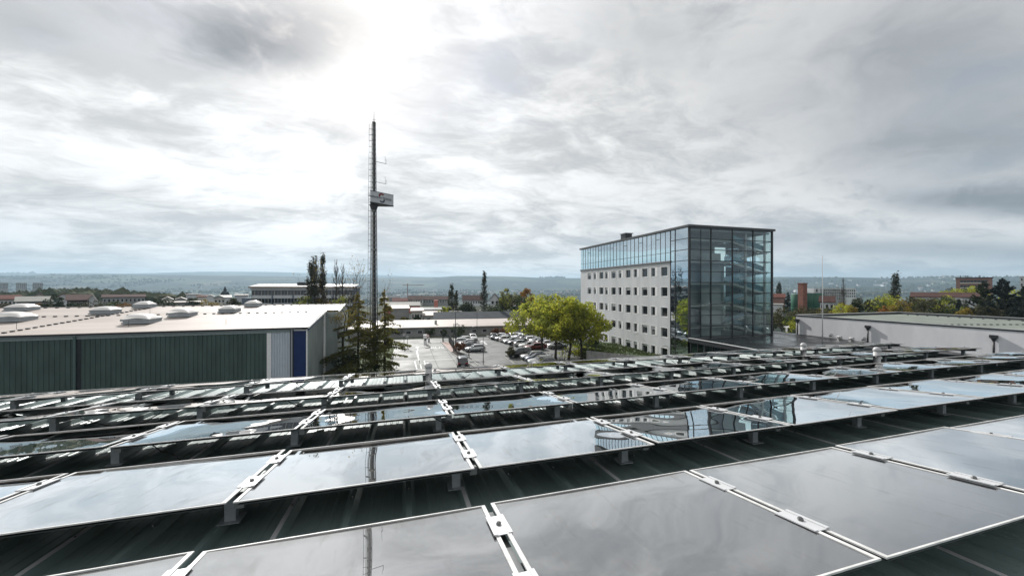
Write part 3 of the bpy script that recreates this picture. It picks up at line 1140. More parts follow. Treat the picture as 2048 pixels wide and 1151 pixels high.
# lightning conductors: wire on little blocks
for (pts, nm, nb) in ((((-300, 11.0), (620, 11.0)), 'lightning wire on black blocks running along the hall roof', 44),
                  (((0, .6), (300, 17.5)), 'lightning wire on black blocks climbing the left of the hall roof', 26),
                  (((-200, 18.9), (640, 18.9)), 'lightning wire on black blocks just below the hall ridge', 40)):
    a = hall_pt(*pts[0])
    b = hall_pt(*pts[1])
    t = thing('lightning_conductor', nm, 'lightning wire', (0, 0, 0), 0)
    A = Vector((a[1], a[2], a[3] + .14))
    B = Vector((b[1], b[2], b[3] + .14))
    MB().tube([A, B], .010, 4).build('wire', M_GALV, t)
    blk = MB().box(-.15, -.10, -.13, .15, .10, -.03).mesh('holder', M_RUBBER)
    for i in range(nb):
        link('holder', blk, t, A.lerp(B, (i + .5) / nb), (0, 0, R(1.6)))
for i, (px, yl) in enumerate(((33, 3.0), (257, 2.6), (452, 2.6), (300, 11.6), (493, 8.2))):
    xl, X, Yw, zz = hall_pt(px, yl)
    o = MB().tube([(0, 0, 0), (0, 0, .75)], .018, 5).build('lightning_rod', M_DARK, None, (X, Yw, zz))
    tag(o, 'short dark lightning rod on the cream hall roof, %s from the left' % ORD[i], 'lightning rod', 'lightning rods on the hall roof')

# ------------------------------------------------------------------ office tower with glass front
XB, XE = 44.4, 62.3
YB, YE = 49.7, 87.9
YG = 54.0
ZT = 22.9
ZBAND = 17.6
tower = thing('office_tower', 'six-storey pale rendered office block with glass stair tower and glazed top floor', 'building', (0, 0, 0))
# --- rendered west wall with real openings
winY = []
wp = [1178.6, 1189.5, 1202.6, 1212.7, 1227, 1239.8, 1256.2, 1270.6, 1289.3, 1306.2, 1328.4]
for i, px in enumerate(wp):
    wide = (len(wp) - 1 - i) % 2 == 0
    yc = onX(px, XB)
    wd = 1.75 if wide else 1.15
    winY.append((yc - wd / 2, yc + wd / 2, wide))
winZ = [(15.1 - 3.6 * k, 16.75 - 3.6 * k) for k in range(5)]
ys = sorted([YG, YE] + [v for w_ in winY for v in w_[:2]])
zs = sorted([0.0, ZBAND - .25] + [v for w_ in winZ for v in w_])
wallm = MB()
DEP = .28
for i in range(len(ys) - 1):
    for j in range(len(zs) - 1):
        ya, yb, za, zb = ys[i], ys[i + 1], zs[j], zs[j + 1]
        if zb - za < 1e-4 or yb - ya < 1e-4:
            continue
        hole = any(abs(ya - w_[0]) < 1e-4 for w_ in winY) and any(abs(za - q[0]) < 1e-4 for q in winZ)
        if not hole:
            wallm.quad((XB, yb, za), (XB, ya, za), (XB, ya, zb), (XB, yb, zb))
        else:
            x2 = XB + DEP
            wallm.quad((XB, ya, za), (x2, ya, za), (x2, ya, zb), (XB, ya, zb))
            wallm.quad((x2, yb, za), (XB, yb, za), (XB, yb, zb), (x2, yb, zb))
            wallm.quad((XB, yb, za), (x2, yb, za), (x2, ya, za), (XB, ya, za))
            wallm.quad((XB, ya, zb), (x2, ya, zb), (x2, yb, zb), (XB, yb, zb))
wallm.build('west_wall', M_RENDER, tower)
MB().box(XB + .5, YG + .2, 0, XB + 8.8, YE - .1, ZBAND - .3).build('inner_core', M_INTD, tower)
MB().box(XB + 8.82, YG + 6.0, 0, XE - .1, YE - .12, ZBAND - .3).build('inner_core', M_INT, tower)
MB().quad((XB, YE, 0), (XE, YE, 0), (XE, YE, ZBAND), (XB, YE, ZBAND)).build('north_wall', M_RENDER, tower)
MB().quad((XE, YG + 6, 0), (XE, YE, 0), (XE, YE, ZBAND), (XE, YG + 6, ZBAND)).build('east_wall', M_RENDER, tower)


def win_mesh(wd, ht, side):
    f = MB()
    bw = .13
    # white surround standing 2 cm proud of the render
    f.box(-.02, -wd / 2 - bw, -bw, .03, wd / 2 + bw, 0)
    f.box(-.02, -wd / 2 - bw, ht, .03, wd / 2 + bw, ht + bw)
    f.box(-.02, -wd / 2 - bw - side, 0, .03, -wd / 2, ht)
    f.box(-.02, wd / 2, 0, .03, wd / 2 + bw, ht)
    # sash
    for (y0, z0, y1, z1) in ((-wd / 2, 0, wd / 2, .07), (-wd / 2, ht - .07, wd / 2, ht), (-wd / 2, .07, -wd / 2 + .07, ht - .07), (wd / 2 - .07, .07, wd / 2, ht - .07)):
        f.box(DEP - .09, y0, z0, DEP - .03, y1, z1)
    return f.mesh('window', M_WHITE)


WM = {True: win_mesh(1.75, 1.65, 0), False: win_mesh(1.15, 1.65, .55)}
PM = {}
for wide, wd in ((True, 1.75), (False, 1.15)):
    PM[wide] = MB().quad((DEP - .06, wd / 2 - .07, .07), (DEP - .06, -wd / 2 + .07, .07), (DEP - .06, -wd / 2 + .07, 1.58), (DEP - .06, wd / 2 - .07, 1.58)).mesh('pane', M_WIN)
    PM[(wide, 'b')] = MB().box(DEP - .085, -wd / 2 + .08, 1.56 - .55, DEP - .07, wd / 2 - .08, 1.56).mesh('blind', M_OFFW)
for (a, b, wide) in winY:
    for (z0, z1) in winZ:
        w_ = link('window', WM[wide], tower, (XB, (a + b) / 2, z0))
        link('pane', PM[wide], w_)
        q_ = random.random()
        if q_ < .4:
            bl = link('blind', PM[(wide, 'b')], w_)
            bl.scale = (1, 1, 1) if q_ > .12 else (1, 1, 1.0)
            bl.location.z = 0 if q_ > .2 else random.uniform(.1, .3)
# --- curtain walls
LV = [ZT - 1.8 * k for k in range(11)]        # transom heights, 22.9 .. 4.9
bayX = [XB, XB + 4.475, XB + 8.95, XB + 13.425, XE]
for i, x in enumerate(bayX):
    wdt = .34 if i in (0, 4) else .13
    xx = x + (.17 if i == 0 else (-.17 if i == 4 else 0))
    MB().box(xx - wdt / 2, YB - .06, 4.6, xx + wdt / 2, YB + .16, ZT).build('mullion', M_DARK, tower)
xs1 = XB + 2.42
MB().box(xs1 - .05, YB - .02, 4.9, xs1 + .05, YB + .08, ZT - .3).build('mullion', M_DARK, tower)
for k, z in enumerate(LV):
    MB().box(XB + .34, YB - .045, z - .055, XE - .34, YB + .10, z + .055).build('transom', M_DARK, tower)
edges = [XB + .34, xs1 - .05, xs1 + .05, bayX[1] - .065, bayX[1] + .065, bayX[2] - .065, bayX[2] + .065, bayX[3] - .065, bayX[3] + .065, XE - .34]
for k in range(10):
    z1, z0 = LV[k] - .056, LV[k + 1] + .056
    for j in range(0, 10, 2):
        a, b = edges[j] + .002, edges[j + 1] - .002
        rnd = random.Random(k * 10 + j)
        o = MB().quad((0, 0, 0), (b - a, 0, 0), (b - a, 0, z1 - z0), (0, 0, z1 - z0)).build('pane', M_GL_FRONT, tower, (a, YB + .02, z0))
        o.rotation_euler = (R(rnd.uniform(-.12, .12)), 0, R(rnd.uniform(-.15, .15)))
# west glass strip
LW = LV + [3.1, 1.3]
yst = [YB + .17, YB + 3.15, YG]
for k in range(len(LW) - 1):
    z1, z0 = LW[k] - .05, LW[k + 1] + .05
    for j in range(2):
        a, b = yst[j] + .05, yst[j + 1] - .05
        rnd = random.Random(900 + k * 10 + j)
        o = MB().quad((0, b - a, 0), (0, 0, 0), (0, 0, z1 - z0), (0, b - a, z1 - z0)).build('pane', M_GL_SIDE, tower, (XB + .02, a, z0))
        o.rotation_euler = (0, R(rnd.uniform(-.15, .15)), R(rnd.uniform(-.15, .15)))
for z in LW:
    MB().box(XB - .03, YB + .17, z - .05, XB + .10, YG, z + .05).build('transom', M_DARK, tower)
for y in (YB + 3.15, YG):
    MB().box(XB - .045, y - .055, 0, XB + .12, y + .055, ZT).build('mullion', M_DARK, tower)
# glazed top floor
nC = 26
cw = (YE - YG) / nC
zb0, zb1, zm = ZBAND + .15, ZT - .05, ZBAND + 1.55
for i in range(nC):
    a, b = YG + i * cw + .035, YG + (i + 1) * cw - .035
    rnd = random.Random(300 + i)
    vent = i % 4 == 2
    cuts = [zb0, zm, zb1] if not vent else [zb0, zm, zb1 - 1.1, zb1]
    for q in range(len(cuts) - 1):
        z0, z1 = cuts[q] + .03, cuts[q + 1] - .03
        o = MB().quad((0, b - a, 0), (0, 0, 0), (0, 0, z1 - z0), (0, b - a, z1 - z0)).build('pane', M_GL_SIDE, tower, (XB + .02, a, z0))
        o.rotation_euler = (0, R(rnd.uniform(-.2, .2)), R(rnd.uniform(-.2, .2)))
    if i:
        MB().box(XB - .03, a - .035 - .03, zb0, XB + .08, a - .035 + .03, zb1).build('mullion', M_DARK, tower)
    if vent:
        MB().box(XB - .025, a, zb1 - 1.14, XB + .07, b, zb1 - 1.06).build('transom', M_DARK, tower)
MB().box(XB - .02, YG + .05, zm - .03, XB + .07, YE, zm + .03).build('transom', M_DARK, tower)
MB().box(XB - .16, YG - .05, ZBAND - .22, XB + .3, YE + .1, ZBAND + .12).build('ledge', pm('ledge_grey', (0.16, 0.17, 0.18), rough=0.5), tower)
MB().box(XB - .25, YB - .25, ZT + .02, XE + .3, YE + .25, ZT + .38).build('roof_edge', pm('roof_edge_dark', (0.075, 0.082, 0.085), rough=0.45), tower)
MB().box(XB + 1.0, onX(1238, XB) - .9, ZT + .38, XB + 2.6, onX(1238, XB) + .9, ZT + 1.7).build('roof_plant_box', M_DARK, tower)
MB().box(XB + .8, onX(1238, XB) - 1.1, ZT + 1.7, XB + 2.8, onX(1238, XB) + 1.1, ZT + 1.85).build('roof_plant_lid', M_GALV, tower)
# --- interior seen through the glass
FL = [21.1 - 3.6 * k for k in range(5)] + [4.85]
for z in FL[:5]:
    MB().box(XB + .25, YB + .45, z - .32, XB + 8.8, YG + .1, z).build('floor_slab', M_INT, tower)
    MB().box(XB + 8.8, YB + 4.1, z - .28, XE - .3, YG + 3.5, z).build('landing', M_INT, tower)
    MB().box(XB + .3, YB + .30, z - .34, XB + 8.8, YB + .45, z + .06).build('slab_edge', M_WHITE, tower)
MB().box(XB + .3, YB + .4, ZT - .45, XE - .3, YG + 4, ZT - .25).build('ceiling', M_OFFW, tower)
MB().box(XB + .3, YB + 3.6, 4.8, XB + 8.8, YB + 3.8, ZT - .4).build('back_wall', pm('interior_mid', (0.48, 0.49, 0.50), (0.40, 0.41, 0.42), .5, rough=.8), tower)
MB().box(XB + 8.8, YG + 3.6, 4.8, XB + 11.2, YG + 3.8, ZT - .4).build('stair_back_wall', M_INT, tower)
MB().box(XB + 4.6, YB + 2.2, 4.8, XB + 8.7, YB + 2.4, 19.0).build('room_partition', M_INT, tower)
MB().box(XB + .3, YB + .3, 4.6, XE - .2, YG + 4, 4.85).build('ground_slab', M_INT, tower)
for x in (XB + 5.1, XB + 12.6, XB + 16.9):
    MB().tube([(x, YB + .75, 4.8), (x, YB + .75, ZT - .4)], .19, 14).build('column', M_WHITE, tower, smooth=True)
for x in (XB + 7.6, XB + 15.0):
    MB().tube([(x, YB + 3.2, 4.8), (x, YB + 3.2, ZT - .4)], .14, 12).build('column', M_WHITE, tower, smooth=True)
for z in FL[:5]:
    # two flights per storey, stringer, steps and balustrade
    for (xa, za, xb, zb, y0, nm) in ((XB + 10.0, z, XB + 17.2, z - 1.8, YB + .9, 'upper'), (XB + 17.2, z - 1.8, XB + 10.0, z - 3.6, YB + 2.7, 'lower')):
        if zb < 4.8:
            continue
        fl_ = MB()
        fl_.prism([(xa, y0, za - .02), (xb, y0, zb - .02), (xb, y0, zb - .38), (xa, y0, za - .38)], (0, .07, 0))
        fl_.prism([(xa, y0 + 1.35, za - .02), (xb, y0 + 1.35, zb - .02), (xb, y0 + 1.35, zb - .38), (xa, y0 + 1.35, za - .38)], (0, .07, 0))
        f_ = fl_.build('stair_flight', M_WHITE, tower)
        st = MB()
        for q in range(11):
            u = (q + .5) / 11
            xx, zz = xa + (xb - xa) * u, za + (zb - za) * u
            st.box(xx - .33, y0 + .07, zz - .22, xx + .33, y0 + 1.35, zz - .17)
        st.build('treads', M_INTD, f_)
        rl_ = MB().prism([(xa, y0 + .0, za + .10), (xb, y0 + .0, zb + .10), (xb, y0 + .0, zb + 1.0), (xa, y0 + .0, za + 1.0)], (0, -.03, 0))
        rl_.build('balustrade', glassmat('frosted_balustrade', (0.66, 0.78, 0.76), 1.5, 1.0, 0.12, .25), f_)
    MB().box(XB + 17.0, YB + .85, z - 2.05, XE - .25, YB + 4.2, z - 1.82).build('half_landing', M_INT, tower)
# east side glazing of the stair tower
for k in range(10):
    z1, z0 = LV[k] - .05, LV[k + 1] + .05
    for j in range(3):
        a, b = YB + .3 + j * 3.2, YB + .3 + (j + 1) * 3.2 - .08
        MB().quad((XE - .05, a, z0), (XE - .05, b, z0), (XE - .05, b, z1), (XE - .05, a, z1)).build('pane', M_GL_FRONT, tower)
for j in range(4):
    y = YB + .26 + j * 3.2
    MB().box(XE - .1, y - .06, 4.8, XE + .04, y + .06, ZT).build('mullion', M_DARK, tower)
for z in LV:
    MB().box(XE - .09, YB + .3, z - .05, XE + .03, YB + 9.8, z + .05).build('transom', M_DARK, tower)
# back glazing beside the stair core
for k in range(10):
    MB().quad((XE - 4.1, YG + 5.4, LV[k + 1] + .05), (XE - .2, YG + 5.4, LV[k + 1] + .05), (XE - .2, YG + 5.4, LV[k] - .05), (XE - 4.1, YG + 5.4, LV[k] - .05)).build('pane', M_GL_FRONT, tower)
# flood lamps on the wall
for (y, z) in ((onX(1278, XB), 3.9), (onX(1335, XB), 2.8)):
    MB().bar((XB, y, z), (XB - .7, y, z + .15), .08, .08).bar((XB - .7, y, z + .15), (XB - 1.0, y - .1, z + .05), .28, .16).build('flood_lamp', M_LAMP, tower)

# ------------------------------------------------------------------ annex with dark flat roof
ZA = 5.0
ax = thing('flat_roofed_annex', 'low annex with wet black flat roof and teal glazing at the tower foot', 'building', (0, 0, 0))
XA1, XH = 66.6, 68.4
YA0 = 26.0
MB().box(XB + .25, YA0, 0, XA1, YB - .3, ZA - .75).build('core', M_INTD, ax)
MB().box(XB - .1, YA0 - .2, ZA - .70, XH - .1, YB - .08, ZA - .28).build('roof', M_BITUM, ax)
MB().box(XE + .35, YB - .08, ZA - .70, XH - .1, YE - 30, ZA - .28).build('roof', M_BITUM, ax)
MB().box(XB - .22, YA0 - .3, ZA - .72, XB - .102, YB - .1, ZA - .10).build('parapet', M_DARK, ax)
MB().box(XB - .28, YA0 - .35, ZA - .10, XB + .12, YB - .12, ZA - .04).build('coping', pm('coping_pale', (0.62, 0.63, 0.63), rough=0.5), ax)
MB().box(XE + .4, YE - 30.4, ZA - .28, XH - .1, YE - 30, ZA + .05).build('coping', M_CONC, ax)
# glazed west side under the parapet: panes one by one
n = 16
for i in range(n):
    a = YA0 + (YB - .4 - YA0) * i / n
    b = YA0 + (YB - .4 - YA0) * (i + 1) / n - .16
    for (z0, z1) in ((ZA - 2.3, ZA - .80), (ZA - 4.6, ZA - 2.4)):
        MB().quad((XB - .02, b, z0), (XB - .02, a, z0), (XB - .02, a, z1), (XB - .02, b, z1)).build('pane', M_GL_TEAL, ax)
    MB().box(XB - .08, b, 0, XB + .08, b + .16, ZA - .72).build('mullion', M_DARK, ax)
# strip along the white hall with teal clerestory
YS0, YS1 = 6.0, YA0
MB().box(XA1 - .15, YS0, ZA - .6, XH - .1, YA0 - .2, ZA - .28).build('walkway_roof', M_BITUM, ax)
MB().box(XA1 - .3, YS0, ZA - .66, XA1 - .152, YA0 - .2, ZA - .20).build('walkway_fascia', M_DARK, ax)
n = 14
for i in range(n):
    a = YS0 + (YS1 - .4 - YS0) * i / n
    b = YS0 + (YS1 - .4 - YS0) * (i + 1) / n - .14
    MB().quad((XA1 - .05, b, .3), (XA1 - .05, a, .3), (XA1 - .05, a, ZA - .70), (XA1 - .05, b, ZA - .70)).build('pane', M_GL_TEAL, ax)
    MB().box(XA1 - .12, b, 0, XA1 + .04, b + .14, ZA - .66).build('mullion', M_DARK, ax)
MB().box(XA1 + .2, YS0, 0, XH - .2, YS1 + .1, ZA - .7).build('walkway_core', M_INTD, ax)
pl = MB().tube([(0, 0, 0), (0, 0, 6.5), (0, 0, 13.2)], [.075, .055, .03], 10).build('flagpole', M_WHITE, None, (*W(1645, 575, 57)[:2], ZA - .28), smooth=True)
tag(pl, 'tall thin white pole standing on the black annex roof', 'pole')
t = thing('roof_vent', 'small white T-shaped roof vent beside the tower foot', 'roof vent', (W(1573, 600, 70)[0], W(1573, 600, 70)[1], ZA - .28))
MB().tube([(0, 0, 0), (0, 0, .9)], .12, 10).build('pipe', M_WHITE, t)
MB().tube([(-.55, 0, .95), (.55, 0, .95)], .14, 10).build('cross_pipe', M_WHITE, t)

# ------------------------------------------------------------------ white hall on the right
wh = thing('white_hall', 'long low white rendered hall with grey-green flat roof and dark downpipes', 'building', (0, 0, 0))
YW0, YW1 = 6.0, 50.2
ZW = 8.05
XWE = 96.0
MB().quad((XH, YW1, 0), (XH, YW0, 0), (XH, YW0, ZW), (XH, YW1, ZW)).build('west_wall', M_RENDERW, wh)
MB().quad((XWE, YW1, 0), (XH, YW1, 0), (XH, YW1, ZW), (XWE, YW1, ZW)).build('north_wall', M_RENDERW, wh)
MB().quad((XH, YW0, 0), (XWE, YW0, 0), (XWE, YW0, ZW), (XH, YW0, ZW)).build('south_wall', M_RENDERW, wh)
MB().quad((XWE, YW0, 0), (XWE, YW1, 0), (XWE, YW1, ZW), (XWE, YW0, ZW)).build('east_wall', M_RENDERW, wh)
cop = pm('coping_metal', (0.55, 0.56, 0.56), (0.46, 0.47, 0.47), 1.5, rough=0.4, metal=0.3)
for (a, b, nm) in (((XH - .1, YW0 - .1), (XH + .3, YW1 + .1), 'coping'), ((XWE - .3, YW0), (XWE + .1, YW1), 'coping')):
    MB().box(a[0], a[1], ZW + .06, b[0], b[1], ZW + .13).build('coping', cop, wh)
    MB().box(a[0] + .04, a[1], ZW - .10, b[0] - .04, b[1], ZW + .06).build('coping_fascia', M_DARK, wh)
MB().box(XH + .3, YW1 - .3, ZW + .06, XWE - .3, YW1 + .1, ZW + .13).build('coping', cop, wh)
MB().box(XH + .26, YW1 - .26, ZW - .9, XWE - .3, YW1 + .04, ZW + .06).build('inner_parapet', M_DARK, wh)
MB().box(XH + .26, YW0, ZW - .55, XWE - .26, YW1 - .26, ZW - .30).build('roof', M_GREENROOF, wh)
MB().box(XWE - .3, YW0, ZW - .3, XWE - .26, YW1 - .3, ZW + .05).build('inner_parapet', M_DARK, wh)
hb = MB().box(-.11, -.11, -.05, .11, .11, .05).mesh('holder', M_RUBBER)
for (xa, ya, xb, yb, nn, lb) in ((XH + 2, 34, XWE - 4, 28, 24, 'row of small black blocks crossing the grey-green hall roof'),
                              (XWE - 2.5, 12, XWE - 2.5, 48, 26, 'row of small black blocks along the far edge of the grey-green roof')):
    t = thing('lightning_conductor', lb, 'lightning wire', (0, 0, 0), 0)
    A, B = Vector((xa, ya, ZW - .22)), Vector((xb, yb, ZW - .22))
    MB().tube([A + Vector((0, 0, .1)), B + Vector((0, 0, .1))], .012, 4).build('wire', M_GALV, t)
    for i in range(nn):
        link('holder', hb, t, A.lerp(B, (i + .5) / nn))
for i, (px, ytop, lb) in enumerate(((1596, 637, 'dark downpipe with hopper near the far corner of the white wall'), (1737, 650, 'dark downpipe with hopper in the middle of the white wall'),
                                    (1989, 669, 'dark downpipe with hopper at the right of the white wall'))):
    Y = onX(px, XH)
    z = zat(ytop, XH, Y)
    t = thing('downpipe', lb, 'downpipe', (XH - .16, Y, 0), 0, 'downpipes on the white hall')
    hp_ = MB()
    hp_.prism([(-.20, -.30, z), (.15, -.30, z), (.15, .30, z), (-.20, .30, z)], (0, 0, -.35))
    hp_.lathe([(.10, z - .75), (.27, z - .36)], 12)
    hp_.build('hopper', M_DARK, t)
    MB().tube([(0, 0, 4.4), (0, 0, z - .7)], .10, 10).build('pipe', M_DARK, t, smooth=True)
for i, (px, py, ang) in enumerate(((1665, 671, 10), (1682, 674, 55), (1706, 677, 55), (1731, 679, 10))):
    Y = onX(px, XH)
    z = zat(py, XH, Y)
    t = thing('wall_floodlight', '%s of the four small floodlights on the white wall, from the left' % ORD[i], 'floodlight', (XH, Y, z), 0, 'floodlights on the white wall')
    MB().bar((0, 0, -.1), (-.35, 0, -.05), .07, .07).build('arm', M_GALV, t)
    MB().lathe([(.10, -.3), (.24, .1), (.26, .35), (.10, .36)], 12).build('head', pm('lamp_alu', (0.5, 0.5, 0.5), rough=0.3, metal=0.7), t, (-.5, 0, .1)).rotation_euler = (R(ang + 40), R(-30), 0)

# ------------------------------------------------------------------ mast with the sign
MT = 60.5
mb_ = W(748, 575, MT)
MX, MY = mb_[0], mb_[1]
mast = thing('lattice_mast', 'tall grey lattice mast with ladder, antennas and company sign box', 'mast', (MX, MY, 0), R(-14))
MZ = 40.0


def mw(z):
    return 1.02 - .62 * z / MZ          # full width


core = MB()
zz = [0, 8, 16, 24, 32, MZ]
core.tube([(0, 0, z) for z in zz], [mw(z) * .34 for z in zz], 4)
core.build('core', M_MASTD, mast)
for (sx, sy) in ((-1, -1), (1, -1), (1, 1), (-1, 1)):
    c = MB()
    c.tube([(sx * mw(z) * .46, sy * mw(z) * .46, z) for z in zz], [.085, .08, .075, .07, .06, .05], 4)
    c.build('chord', M_MASTG if sx < 0 else M_MASTD, mast)  # right-hand chords darker: their shaded side is put into the colour
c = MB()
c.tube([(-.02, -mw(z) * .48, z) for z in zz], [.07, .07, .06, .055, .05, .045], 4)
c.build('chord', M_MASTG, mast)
z = .5
while z < MZ - .3:
    w_ = mw(z) * .5
    b_ = MB()
    for (a, b) in (((-w_, -w_), (w_, -w_)), ((w_, -w_), (w_, w_)), ((w_, w_), (-w_, w_)), ((-w_, w_), (-w_, -w_))):
        b_.bar((a[0] * .96, a[1] * .96, z), (b[0] * .96, b[1] * .96, z), .05, .10)
    b_.build('batten', M_MASTG, mast)
    z += .78
for z in (6.0, 19.2, 25.6, 39.9):
    MB().lathe([(mw(z) * .62, -.1), (mw(z) * .66, 0), (mw(z) * .62, .12)], 12, (0, 0, z)).build('collar', M_MASTG, mast)
lad = MB()
for q in (-.2, .18):
    lad.tube([(-mw(z) * .5 - .42 + (.0 if q < 0 else .34), -.1, z) for z in (1.5, MZ)], .026, 4)
z = 1.8
while z < MZ - .3:
    w_ = mw(z) * .5
    lad.bar((-w_ - .62, -.1, z), (-w_ + .05, -.1, z), .05, .04)
    z += 1.05
lad = MB()
for k in (0, 1):
    lad.tube([(-mw(z) * .5 - (.55 if k else .22), -.05, z) for z in (1.5, MZ - .3)], .028, 4)
z = 1.8
while z < MZ - .3:
    lad.bar((-mw(z) * .5 - .57, -.05, z), (-mw(z) * .5 + .05, -.05, z), .05, .05)
    z += .95
lad.build('ladder', M_MASTD, mast)
MB().tube([(0, 0, MZ), (0, 0, MZ + .9), (0, 0, MZ + 1.9)], [.05, .035, .015], 6).build('top_spike', M_DARK, mast)
MB().bar((-.28, 0, MZ + .35), (.28, 0, MZ + .35), .04, .04).build('top_cross', M_DARK, mast)
for z in (33.6, 30.3):
    a_ = MB()
    a_.bar((.2, 0, z), (1.85, .25, z - .28), .06, .06)
    a_.bar((1.85, .25, z - .3), (1.85, .25, z + .45), .05, .05)
    a_.bar((1.85, .25, z + .4), (1.72, .25, z + .5), .04, .04)
    a_.bar((1.72, .25, z + .45), (1.72, .25, z + .95), .03, .03)
    a_.build('antenna_arm', M_MASTD, mast)
# sign: a three-sided box, front face turned to the left
rm = Matrix.Rotation(R(14), 4, 'Z')


def ml(px, py, t):
    p = W(px, py, t)
    return rm @ Vector((p[0] - MX, p[1] - MY, p[2]))


tA, tB = 58.9, 62.0
A0, A1 = ml(740.5, 404.5, tA), ml(740.5, 381.5, tA)
B0, B1 = ml(787, 410, tB), ml(787, 388.2, tB)
A0.z = B0.z = (A0.z + B0.z) / 2
A1.z = B1.z = (A1.z + B1.z) / 2
mid = (A0 + B0) / 2
fx = (B0 - A0).normalized()
fn = Vector((fx.y, -fx.x, 0))            # outward, towards the camera side
C0 = A0.lerp(B0, .42) - fn * 2.6
C1 = Vector((C0.x, C0.y, A1.z))
sg = MB()
sg.quad(A0, B0, B1, A1).quad(B0, C0, C1, B1).quad(C0, A0, A1, C1).poly([A1, B1, C1]).poly([C0, B0, A0])
sgo = sg.build('sign_box', M_SIGN, mast)
ed = MB()
for (p, q) in ((A0, B0), (B0, C0), (C0, A0)):
    ed.bar(p - Vector((0, 0, .03)), q - Vector((0, 0, .03)), .14, .14)
for (p, q) in ((A1, B1), (B1, C1), (C1, A1)):
    ed.bar(p, q, .08, .06)
ed.build('sign_edge', M_MASTD, mast)
MB().poly([C0 - Vector((0, 0, .1)), B0 - Vector((0, 0, .1)), A0 - Vector((0, 0, .1))]).build('sign_floor', M_MASTD, mast)
MB().lathe([(mw(24) * .6, -1.1), (.75, -.12)], 8, (0, 0, A0.z)).build('sign_support', M_MASTD, mast)


def text_mesh(body, size):
    cu = bpy.data.curves.new('txt', 'FONT')
    cu.body = body
    cu.size = size
    cu.align_x = 'CENTER'
    cu.align_y = 'CENTER'
    cu.resolution_u = 4
    cu.offset = .012
    ob = bpy.data.objects.new('txt', cu)
    COL.objects.link(ob)
    dg = bpy.context.evaluated_depsgraph_get()
    me = bpy.data.meshes.new_from_object(ob.evaluated_get(dg))
    bpy.data.objects.remove(ob)
    bpy.data.curves.remove(cu)
    return me


ctr = (A0 + B1) / 2 + fn * .012
basis = Matrix((fx, Vector((0, 0, 1)), fn)).transposed().to_4x4()
tm = text_mesh('Stadtwerke Weimar', .50)
tm.materials.append(M_LOGO_G)
to = link('sign_lettering', tm, mast)
to.matrix_local = Matrix.Translation(ctr - fx * .35 + Vector((0, 0, .06))) @ basis


def arc(mbx, r0, r1, a0, a1, cx, cy, sy=1.0, n=14):
    for i in range(n):
        p = a0 + (a1 - a0) * i / n
        q = a0 + (a1 - a0) * (i + 1) / n
        pts = [(cx + r0 * math.cos(p), cy + r0 * sy * math.sin(p), 0), (cx + r1 * math.cos(p), cy + r1 * sy * math.sin(p), 0),
               (cx + r1 * math.cos(q), cy + r1 * sy * math.sin(q), 0), (cx + r0 * math.cos(q), cy + r0 * sy * math.sin(q), 0)]
        mbx.quad(*pts)


lo = MB()
arc(lo, .22, .52, R(30), R(205), -.10, .36, .9)
l1 = lo.build('emblem_upper', M_LOGO_R, mast)
l1.matrix_local = Matrix.Translation(ctr) @ basis
lo = MB()
arc(lo, .22, .52, R(-150), R(25), -.02, -.26, .9)
l2 = lo.build('emblem_lower', M_LOGO_G, mast)
l2.matrix_local = Matrix.Translation(ctr) @ basis
lo = MB()
lo.quad((-1.7, -.17, 0), (-.45, -.17, 0), (-.45, -.15, 0), (-1.7, -.15, 0)).quad((.55, -.17, 0), (2.0, -.17, 0), (2.0, -.13, 0), (.55, -.13, 0))
l3 = lo.build('sign_rule', M_LOGO_G, mast)
l3.matrix_local = Matrix.Translation(ctr) @ basis

# ------------------------------------------------------------------ yard, car park, kerbs and markings
def sheet(name, pts, z, mat, parent=None):
    return MB().poly([(p[0], p[1], z) for p in pts]).build(name, mat, parent)


def slab(name, pts, z0, z1, mat, parent=None):
    return MB().prism([(p[0], p[1], z0) for p in pts], (0, 0, z1 - z0)).build(name, mat, parent)


def g2(px, py):
    p = G(px, py)
    return (p[0], p[1])


yard = struct(sheet('yard', [(-9.2, 9), (66, 9), (66, 26), (44, 26), (44, 62), (36, 98.6), (-9.2, 98.6)], 0.0, M_ASPH))
sheet('yard_beyond', [(-9.2, 98.6), (36, 98.6), (43.9, 62), (43.9, 112), (-9.2, 112)], -.004, M_ASPH2, yard)
park = struct(sheet('car_park', [(11.8, 44), (38, 44), (42, 62), (38, 97.6), (11.2, 97.6), (11.6, 78)], .004, M_ASPH2))
lawn = struct(sheet('lawn', [(-9.2, 60), (-2.5, 60), (-1.8, 86), (-9.2, 90)], .006, M_GRASS))
verge = struct(sheet('grass_verge', [(-9, 98.8), (44, 98.8), (44, 100.4), (-9, 100.4)], .008, M_GRASS))
# joints in the old asphalt
jt = MB()
for k in range(7):
    y = 50 + k * 5.6
    jt.quad((2.5, y, .0085), (11.5, y, .0085), (11.5, y + .09, .0085), (2.5, y + .09, .0085))
for x in (5.4, 8.6):
    jt.quad((x, 45, .0085), (x + .08, 45, .0085), (x + .08, 88, .0085), (x, 88, .0085))
for k in range(5):
    y = 52 + k * 7.3
    jt.quad((17.8, y, .0085), (26, y, .0085), (26, y + .09, .0085), (17.8, y + .09, .0085))
jt.quad((21.4, 46, .0085), (21.48, 46, .0085), (21.48, 96, .0085), (21.4, 96, .0085))
jo = jt.build('asphalt_joints', pm('tar_joint', (0.045, 0.045, 0.045), rough=0.8), yard)


def line(a, b, w=.14, z=.012):
    a, b = Vector((*a, 0)), Vector((*b, 0))
    d = (b - a).normalized()
    nrm = Vector((-d.y, d.x, 0)) * w / 2
    q = [a - nrm, b - nrm, b + nrm, a + nrm]
    return MB().quad(*[(p.x, p.y, z) for p in q]).build('lane_marking', M_MARK, yard)


